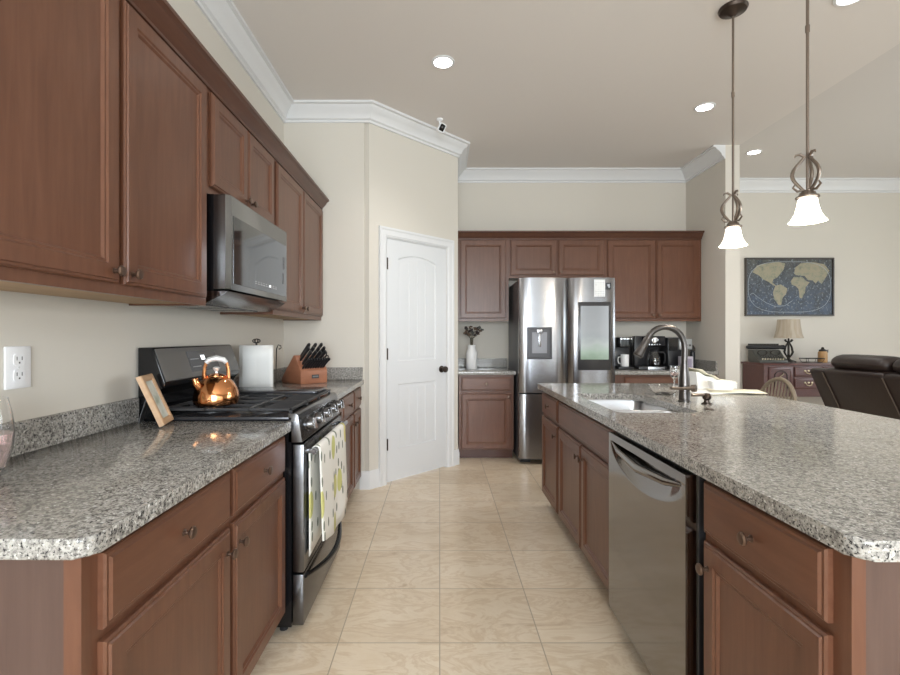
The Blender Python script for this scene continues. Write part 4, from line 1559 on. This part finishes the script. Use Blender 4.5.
m = MB()
for sy_ in (-1, 1):
    m.tube([(-0.18, sy_ * 0.183, 0.22), (0.16, sy_ * 0.183, 0.22)], 0.010, 8)
m.tube([(-0.18, -0.18, 0.26), (-0.18, 0.18, 0.26)], 0.010, 8).tube([(0.16, -0.18, 0.26), (0.16, 0.18, 0.26)], 0.010, 8)
m.build('stretcher', cushion_lt, st_, local=True)

# ------------------------------------------------------------------ living room: sofa, sideboard, map
sf = thing('reclining_sofa', 'dark brown leather reclining sofa seen from behind, past the island', 'sofa', (3.9, 3.3, 0))
def back_prof(o_=0):
    return [(3.70, 0.10), (3.66, 0.44), (3.41, 0.955), (3.42, 0.985), (3.50, 1.0), (3.68, 0.96), (3.86, 0.5), (3.86, 0.10)]
secs = [(4.222, 4.385), (3.652, 4.218), (3.082, 3.648), (2.512, 3.078), (2.35, 2.508)]
m = MB()
m.box(3.70, 4.45, 2.352, 4.383, 0.08, 0.40, 0.02)
m.build('base', leather, sf)
for i, (a, b) in enumerate(secs):
    m = MB()
    if i in (0, 4):
        m.prism([(3.71, 0.09), (3.665, 0.43), (3.415, 0.955), (3.43, 0.98), (3.50, 0.985), (3.62, 0.80), (3.75, 0.66), (4.40, 0.63), (4.47, 0.58), (4.47, 0.09)], a, b, lambda p, t: (p[0], t, p[1]), bev=0.015)
        m.build('armrest', leather, sf)
    else:
        m.prism(back_prof(), a, b, lambda p, t: (p[0], t, p[1]), bev=0.015)
        m.build('backrest', leather, sf)
        m = MB()
        loops = []
        n_ = 14
        for t, s_ in ((0, .55), (.03, .8), (.09, .95), (.25, 1.0), (.75, 1.0), (.91, .95), (.97, .8), (1, .55)):
            loops.append([(3.555 + 0.125 * s_ * cos(2 * pi * k / n_), a + 0.012 + (b - a - 0.024) * t, 1.045 + 0.075 * s_ * sin(2 * pi * k / n_)) for k in range(n_)])
        m.rings(loops)
        m.build('headrest', leather, sf)
        MB().box(3.84, 4.46, a + 0.005, b - 0.005, 0.40, 0.52, 0.04, 3).build('seat_cushion', leather, sf)
for y in (4.220, 3.650, 3.080, 2.510):
    m = MB()
    m.tube([(3.668, y, 0.41), (3.405, y, 0.952)], 0.005, 7)
    m.build('seam_piping', leather_seam, sf)
for xx in (3.76, 4.4):
    for yy in (2.42, 4.3):
        MB().lathe([(0.03, 0), (0.035, 0.081)], 10, lambda r, h, t: (xx + r * cos(t), yy + r * sin(t), h)).build('foot', black_plastic, sf)

sb = thing('sideboard', 'dark mahogany sideboard on legs against the living room wall', 'sideboard', (4.87, 6.25, 0))
SX0, SX1, SY0, SY1 = 4.13, 5.62, 6.04, 6.46
MB().box(SX0 - 0.02, SX1 + 0.02, SY0 - 0.02, SY1 + 0.01, 0.898, 0.926, 0.006).build('top', mahog, sb)
MB().box(SX0, SX1, SY0, SY1, 0.50, 0.8979).build('body', mahog, sb)
frS = frm((0, SY0, 0), (1, 0, 0), (0, -1, 0))
for a, b in ((SX0 + 0.06, SX0 + 0.36), (SX1 - 0.36, SX1 - 0.06)):
    d = MB().panel(frS, a, b, 0.57, 0.88, [(0, 0), (0, .012), (.006, .016), (.03, .016), (.034, .011)]).build('door', mahog, sb)
    m = MB()
    uc = (a + b) / 2
    pts = [(uc - 0.08, 0.60), (uc - 0.08, 0.76)] + [(uc - 0.08 * cos(pi * k / 10), 0.76 + 0.07 * sin(pi * k / 10)) for k in range(1, 10)] + [(uc + 0.08, 0.76), (uc + 0.08, 0.60)]
    m.tube([frS(p[0], p[1], 0.013) for p in pts], 0.008, 7)
    m.build('arched_moulding', mahog_dark, d)
    m = MB()
    m.tube([frS(uc - 0.03, 0.735, 0.014), frS(uc - 0.02, 0.76, 0.03), frS(uc + 0.02, 0.79, 0.03), frS(uc + 0.03, 0.80, 0.014)], 0.006, 7)
    m.build('pull', brass, d)
xs_ = [SX0 + 0.385, SX0 + 0.735, SX1 - 0.385]
for a, b in ((xs_[0], (xs_[0] + xs_[2]) / 2 - 0.01), ((xs_[0] + xs_[2]) / 2 + 0.01, xs_[2])):
    for v0, v1 in ((0.755, 0.88), (0.60, 0.735)):
        d = MB().panel(frS, a, b, v0, v1, [(0, 0), (0, .012), (.006, .016), (.02, .016), (.024, .012)]).build('drawer', mahog, sb)
        uc, vc = (a + b) / 2, (v0 + v1) / 2
        m = MB()
        m.tube([frS(uc - 0.045, vc + 0.015, 0.014), frS(uc - 0.03, vc - 0.015, 0.026), frS(uc, vc - 0.025, 0.03), frS(uc + 0.03, vc - 0.015, 0.026), frS(uc + 0.045, vc + 0.015, 0.014)], 0.006, 7)
        for q in (-0.045, 0, 0.045):
            m.ball(frS(uc + q, vc + 0.012, 0.015), 0.014, (1, .5, 1), 8, 6)
        m.build('pull', brass, d)
for xx in (SX0 + 0.035, SX1 - 0.035):
    for yy in (SY0 + 0.035, SY1 - 0.035):
        m = MB()
        m.lathe([(0.028, 0.5), (0.032, 0.46), (0.02, 0.43), (0.03, 0.36), (0.024, 0.12), (0.03, 0.09), (0.018, 0.05), (0.022, 0.0)][::-1], 12, lambda r, h, t: (xx + r * cos(t), yy + r * sin(t), h))
        m.build('leg', mahog, sb)

# vintage typewriter
type_m = mat('typewriter_enamel', rgb(84, 84, 80), 0.4, 0.3)
ty = thing('typewriter', 'antique dark typewriter at the left end of the sideboard', 'typewriter', (4.30, 6.22, 0.9265), radians(-6))
m = MB()
m.prism([(-0.15, 0), (-0.15, 0.035), (-0.05, 0.075), (0.02, 0.165), (0.14, 0.165), (0.14, 0)], -0.17, 0.17, lambda p, t: (t, p[0], p[1]), bev=0.008)
m.build('body', type_m, ty, local=True)
m = MB()
m.tube([(-0.21, 0.06, 0.20), (0.21, 0.06, 0.20)], 0.026, 14)
m.tube([(-0.225, 0.06, 0.20), (-0.21, 0.06, 0.20)], 0.02, 12).tube([(0.21, 0.06, 0.20), (0.235, 0.06, 0.20)], 0.03, 12)
m.build('carriage_roller', black_plastic, ty, local=True)
m = MB()
m.box(-0.19, 0.19, 0.09, 0.10, 0.17, 0.245)
m.build('paper_table', iron, ty, local=True)
m = MB()
m.lathe([(0.05, 0), (0.062, 0), (0.062, 0.012), (0.05, 0.012)], 20, ring=True, fn=lambda r, h, t: (-0.08 + r * cos(t), -0.045 - h + 0.02, 0.13 + r * sin(t) * .6))
m.lathe([(0.05, 0), (0.062, 0), (0.062, 0.012), (0.05, 0.012)], 20, ring=True, fn=lambda r, h, t: (0.08 + r * cos(t), -0.045 - h + 0.02, 0.13 + r * sin(t) * .6))
m.build('ribbon_spools', iron, ty, local=True)
for r_ in range(3):
    for k in range(9):
        m = MB()
        x, y, z = -0.13 + k * 0.031 + r_ * 0.006, -0.135 + r_ * 0.034, 0.05 + r_ * 0.018
        m.lathe([(0.003, z - 0.02), (0.003, z), (0.010, z), (0.010, z + 0.005), (0, z + 0.006)], 8, lambda r, h, t: (x + r * cos(t), y + r * sin(t), h))
        m.build('key', brass if r_ == 0 else iron, ty, local=True)

# table lamp
tl = thing('table_lamp', 'scrolled iron table lamp with beige shade on the sideboard', 'lamp', (4.60, 6.25, 0.9265))
MB().lathe([(0, 0), (0.085, 0), (0.085, 0.015), (0.05, 0.03), (0.02, 0.045), (0.018, 0.07), (0.028, 0.085), (0.014, 0.10), (0.012, 0.25), (0.02, 0.26), (0.012, 0.28), (0.008, 0.34), (0, 0.34)], 18).build('base', iron, tl, local=True)
for k in range(4):
    a = k * pi / 2 + 0.3
    m = MB()
    m.tube([((0.012 + 0.055 * sin(pi * t) * (1 if t < .5 else .8)) * cos(a), (0.012 + 0.055 * sin(pi * t) * (1 if t < .5 else .8)) * sin(a), 0.06 + 0.20 * t) for t in [i / 10 for i in range(11)]], 0.007, 7)
    m.tube([(0.03 * cos(a), 0.03 * sin(a), 0.27), (0.05 * cos(a), 0.05 * sin(a), 0.29), (0.045 * cos(a), 0.045 * sin(a), 0.305)], [0.008, 0.01, 0.004], 6)
    m.build('scroll', iron, tl, local=True)
m = MB()
loops = []
nn = 32
pr = [(a_ * 0.80, b_) for a_, b_ in [(0.155, 0.565), (0.158, 0.53), (0.166, 0.46), (0.182, 0.38), (0.205, 0.318), (0.202, 0.318), (0.179, 0.38), (0.163, 0.46), (0.155, 0.53), (0.152, 0.565)]]
m.lathe(pr, nn, ring=True)
shm = mat('linen_lamp_shade', rgb(176, 164, 148), 0.85)
g = NT(shm)
g.color(g.ramp(g.noise(g.coords((8, 8, 0.4)), 2, 2), [(0.35, rgb(186, 176, 160)), (0.5, rgb(172, 158, 140)), (0.62, rgb(184, 172, 156))]))
m.build('lamp_shade', shm, tl, local=True)
m = MB()
m.tube([(0, 0, 0.33), (0, 0, 0.545)], 0.004, 6).tube([(-0.12, 0, 0.545), (0.12, 0, 0.545)], 0.003, 6)
m.ball((0, 0, 0.42), 0.03, (1, 1, 1.3))
m.build('bulb_and_harp', brass, tl, local=True)

# small things on the sideboard
wt = thing('wire_tray', 'small dark wire tray on the sideboard right of the table lamp', 'tray', (4.86, 6.19, 0.9265))
m = MB()
lp = rrect(-0.13, 0.13, -0.07, 0.07, 0.03)
m.tube([(a, b, 0.055) for a, b in lp], 0.005, 6, closed=True)
m.build('rim', iron, wt, local=True)
MB().prism(rrect(-0.11, 0.11, -0.05, 0.05, 0.03), 0, 0.006).build('base', iron, wt, local=True)
m = MB()
for (a, b) in ((-.12, -.06), (0, -.068), (.12, -.06), (-.12, .06), (0, .068), (.12, .06)):
    m.tube([(a * .85, b * .7, 0.004), (a, b, 0.055)], 0.003, 6)
m.build('wires', iron, wt, local=True)
lt = thing('amber_jar_lantern', 'small amber jar lantern with dark lid on the sideboard near the sofa', 'lantern', (5.05, 6.25, 0.9265))
MB().lathe([(0, 0), (0.048, 0), (0.052, 0.01), (0.052, 0.13), (0.04, 0.145), (0, 0.145)], 20).build('jar', mat('amber_glass', rgb(190, 150, 104), 0.2), lt, local=True)
m = MB()
m.lathe([(0.042, 0.1451), (0.042, 0.165), (0.02, 0.175), (0.012, 0.2), (0, 0.202)], 16)
m.tube([(0.042, 0, 0.15), (0.07, 0, 0.165), (0.066, 0, 0.13)], 0.006, 6)
m.build('lid', iron, lt, local=True)

# framed world map
mp_ = thing('framed_map', 'dark framed blue and tan world map on the living room wall', 'map', (4.775, 6.5, 1.94))
MX0, MX1, MZ0, MZ1 = 4.175, 5.385, 1.545, 2.342
m = MB()
for bx_ in ((MX0, MX1, MZ0, MZ0 + 0.022), (MX0, MX1, MZ1 - 0.022, MZ1), (MX0, MX0 + 0.022, MZ0 + 0.022, MZ1 - 0.022), (MX1 - 0.022, MX1, MZ0 + 0.022, MZ1 - 0.022)):
    m.box(bx_[0], bx_[1], 6.462, 6.499, bx_[2], bx_[3], 0.003, 1)
m.build('frame', mat('map_frame_wood', rgb(64, 58, 54), 0.4), mp_)
sea = mat('antique_map_sea', rgb(70, 84, 108), 0.5)
g = NT(sea)
v = g.coords((1, 0, 1))
n1 = g.noise(v, 9, 6, 0.7)
n2 = g.noise(v, 34, 4, 0.7)
tcm = g.n('ShaderNodeTexCoord')
spm = g.n('ShaderNodeSeparateXYZ')
g.l(tcm.outputs['Generated'], spm.inputs[0])
grad = g.ramp(spm.outputs[2], [(0.0, rgb(68, 82, 104)), (0.3, rgb(64, 76, 96)), (0.7, rgb(78, 82, 86)), (1.0, rgb(88, 86, 78))])
cc = g.mix(g.ramp(n1, [(0.4, B1), (0.62, W1)]), grad, rgb(50, 54, 60))
cc = g.mix(g.ramp(n2, [(0.56, B1), (0.64, W1)]), cc, rgb(140, 148, 154))
g.color(cc)
MB().box(MX0 + 0.021, MX1 - 0.021, 6.478, 6.498, MZ0 + 0.021, MZ1 - 0.021).build('print', sea, mp_)
land = mat('antique_map_land', rgb(150, 146, 122), 0.5)
g = NT(land)
v = g.coords((1, 0, 1))
g.color(g.ramp(g.noise(v, 12, 6, 0.7), [(0.32, rgb(96, 98, 86)), (0.45, rgb(140, 138, 116)), (0.6, rgb(158, 146, 122)), (0.7, rgb(116, 122, 106))]))
CON = [[(110, 200), (150, 140), (200, 125), (260, 120), (330, 105), (405, 120), (390, 180), (360, 215), (330, 250), (300, 262), (290, 290), (330, 325), (300, 318), (255, 285), (205, 262), (165, 225)],
       [(318, 320), (365, 308), (425, 345), (415, 390), (382, 430), (370, 492), (345, 492), (308, 440), (295, 378)],
       [(458, 278), (485, 240), (560, 242), (600, 280), (628, 288), (590, 335), (585, 380), (555, 436), (535, 425), (528, 350), (500, 322), (465, 312)],
       [(488, 212), (495, 160), (545, 120), (650, 108), (760, 128), (805, 185), (785, 225), (762, 262), (735, 305), (705, 272), (682, 300), (652, 272), (612, 270), (582, 232), (542, 228), (505, 226)],
       [(690, 395), (745, 375), (785, 405), (760, 440), (705, 430)]]
def mpt(p, y):
    return (MX0 + (p[0] - 45) / 800 * (MX1 - MX0), y, MZ1 - (p[1] - 70) / 522 * (MZ1 - MZ0))
for k, cp_ in enumerate(CON):
    from mathutils.geometry import tessellate_polygon
    m = MB()
    va = [m.v(mpt(p, 6.4785)) for p in cp_]
    vb = [m.v(mpt(p, 6.4765)) for p in cp_]
    for t3 in tessellate_polygon([[Vector((p[0], p[1], 0)) for p in cp_]]):
        m.face([vb[q] for q in t3])
        m.face([va[q] for q in t3])
    for i in range(len(va)):
        j = (i + 1) % len(va)
        m.face([va[i], va[j], vb[j], vb[i]])
    m.build('continent', land if k < 4 else sea, mp_, flat=True)
m = MB()
cxm, czm = (MX0 + MX1) / 2, (MZ0 + MZ1) / 2
m.tube([(cxm + 0.565 * (abs(cos(a)) ** 0.6) * (1 if cos(a) > 0 else -1), 6.4772, czm + 0.345 * (abs(sin(a)) ** 0.75) * (1 if sin(a) > 0 else -1)) for a in [2 * pi * i / 60 for i in range(60)]], 0.003, 5, closed=True)
m.tube([mpt((x, y), 6.4772) for x, y in ((90, 400), (115, 385), (160, 425), (230, 470), (310, 505), (400, 500), (470, 455))], 0.003, 5)
m.build('map_lines', mat('map_line_pale', rgb(160, 168, 176), 0.6), mp_)

# ------------------------------------------------------------------ ceiling lights, pendants, camera
def downlight(loc, label, power=34):
    t = thing('recessed_downlight', label, 'ceiling light', loc, 0, 'recessed ceiling lights')
    MB().lathe([(0.062, -0.0005), (0.082, -0.0005), (0.080, -0.006), (0.066, -0.009), (0.062, -0.006)], 32, ring=True).build('trim_ring', white_m, t, local=True)
    MB().lathe([(0, -0.0008), (0.0615, -0.0008), (0.0615, -0.005), (0, -0.006)], 28).build('lens', lamp_disc, t, local=True)
    l = bpy.data.lights.new('downlight_lamp', 'SPOT')
    l.energy = power
    l.spot_size = radians(125)
    l.spot_blend = 0.8
    l.shadow_soft_size = 0.06
    l.color = (1, 0.97, 0.94)
    o = bpy.data.objects.new('lamp', l)
    COL.objects.link(o)
    o.parent = t
    o.location = (0, 0, -0.03)
    return t
dl = downlight((0.023, 3.30, CZ), 'recessed round ceiling light above the walkway, nearest the pantry wall')
dup(dl, (2.207, 3.95, CZ), label='recessed round ceiling light between the back cabinets and the first pendant rod')
dup(dl, (3.63, 5.476, LZ), label='recessed round ceiling light over the living room, near the map wall')
dup(dl, (2.31, 2.66, CZ), label='recessed round ceiling light cut by the top edge of the photo')

def pendant(loc, label):
    """loc = point on the ceiling"""
    t = thing('pendant_lamp', label, 'pendant lamp', loc, 0, 'pendant lamps over the island')
    dz = 1.80 - CZ      # shade bottom
    MB().lathe([(0, -0.0005), (0.075, -0.0005), (0.078, -0.008), (0.070, -0.022), (0.03, -0.034), (0.012, -0.05), (0, -0.05)], 28).build('canopy', bronze, t, local=True)
    zt_ = dz + 0.298
    m = MB()
    m.tube([(0, 0, -0.045), (0, 0, -0.5), (0, 0, -0.506), (0, 0, dz + 0.135)], [0.0065] * 4, 10)
    m.lathe([(0.009, -0.52), (0.0095, -0.49), (0.0065, -0.485), (0, -0.485)], 10)
    m.build('rod', bronze_br, t, local=True)
    for k in range(3):
        a = k * 2 * pi / 3 + 0.5
        m = MB()
        pts, rr = [], []
        for i in range(15):
            q = i / 14
            r = 0.010 + 0.048 * sin(pi * q) ** 1.2
            pts.append((r * cos(a + 0.3 * q), r * sin(a + 0.3 * q), zt_ - 0.165 * q))
            rr.append(0.006 + 0.002 * sin(pi * q))
        m.tube(pts, rr, 8)
        m.tube([(0.008 * cos(a), 0.008 * sin(a), zt_ - 0.004), (0.028 * cos(a), 0.028 * sin(a), zt_ + 0.014), (0.044 * cos(a), 0.044 * sin(a), zt_ + 0.012), (0.048 * cos(a), 0.048 * sin(a), zt_ + 0.002)], [0.006, 0.007, 0.005, 0.002], 7)
        b = a + 0.3
        m.tube([(0.012 * cos(b), 0.012 * sin(b), zt_ - 0.152), (0.040 * cos(b), 0.040 * sin(b), zt_ - 0.158), (0.058 * cos(b), 0.058 * sin(b), zt_ - 0.140), (0.050 * cos(b), 0.050 * sin(b), zt_ - 0.125)], [0.005, 0.006, 0.005, 0.003], 7)
        m.build('scroll', bronze_br, t, local=True)
    MB().lathe([(0, dz + 0.1428), (0.018, dz + 0.1428), (0.030, dz + 0.1328), (0.034, dz + 0.1203), (0.046, dz + 0.1145), (0.046, dz + 0.1087), (0, dz + 0.1087)], 24).build('shade_holder', bronze_br, t, local=True)
    MB().lathe([(0.0249, dz + 0.1083), (0.0365, dz + 0.1029), (0.0415, dz + 0.0706), (0.0498, dz + 0.0373), (0.0647, dz + 0.0100), (0.0730, dz), (0.0706, dz), (0.0614, dz + 0.0108), (0.0465, dz + 0.0382), (0.0382, dz + 0.0706), (0.0332, dz + 0.0996), (0.0216, dz + 0.1054)], 32, ring=True).build('glass_shade', shade_glow, t, local=True)
    l = bpy.data.lights.new('pendant_bulb', 'POINT')
    l.energy = 9
    l.color = (1, 0.9, 0.76)
    l.shadow_soft_size = 0.03
    o = bpy.data.objects.new('bulb', l)
    COL.objects.link(o)
    o.parent = t
    o.location = (0, 0, dz - 0.01)
    return t
pd = pendant((1.705, 2.755, CZ), 'bronze scroll pendant with bell glass shade over the far half of the island')
dup(pd, (1.680, 2.165, CZ), label='bronze scroll pendant with bell glass shade over the near half of the island')

scam = thing('security_camera', 'small white security camera with black face above the pantry door', 'camera', (0.0, 4.17, CZ), radians(20))
MB().lathe([(0, -0.0005), (0.028, -0.0005), (0.028, -0.010), (0.012, -0.018), (0, -0.018)], 20).build('mount', plastic_white, scam, local=True)
m = MB()
m.tube([(0, 0, -0.015), (-0.004, -0.006, -0.035), (0.008, -0.004, -0.05)], 0.008, 8)
m.build('arm', plastic_white, scam, local=True)
m = MB()
m.T = Matrix.Translation((0.012, -0.012, -0.082)) @ Matrix.Rotation(radians(22), 4, 'Y') @ Matrix.Rotation(radians(20), 4, 'X')
m.prism(rrect(-0.030, 0.030, -0.037, 0.037, 0.012), -0.028, 0.028, lambda p, t: (p[0], t, p[1]), bev=0.004, cap_only=True)
bd = m.build('body', plastic_white, scam, local=True)
m = MB()
m.T = Matrix.Translation((0.012, -0.012, -0.082)) @ Matrix.Rotation(radians(22), 4, 'Y') @ Matrix.Rotation(radians(20), 4, 'X')
m.prism(rrect(-0.022, 0.022, -0.029, 0.029, 0.008), -0.030, -0.0282, lambda p, t: (p[0], t, p[1]))
m.build('face', mat('matte_black', rgb(24, 22, 20), 0.7, spec=0.1), bd, local=True)
m = MB()
m.T = Matrix.Translation((0.012, -0.012, -0.082)) @ Matrix.Rotation(radians(22), 4, 'Y') @ Matrix.Rotation(radians(20), 4, 'X')
m.lathe([(0.010, 0.030), (0.008, 0.0315), (0, 0.032)], 14, lambda r, h, t: (r * cos(t), -h, 0.004 + r * sin(t)))
m.build('lens', dark_glass, bd, local=True)
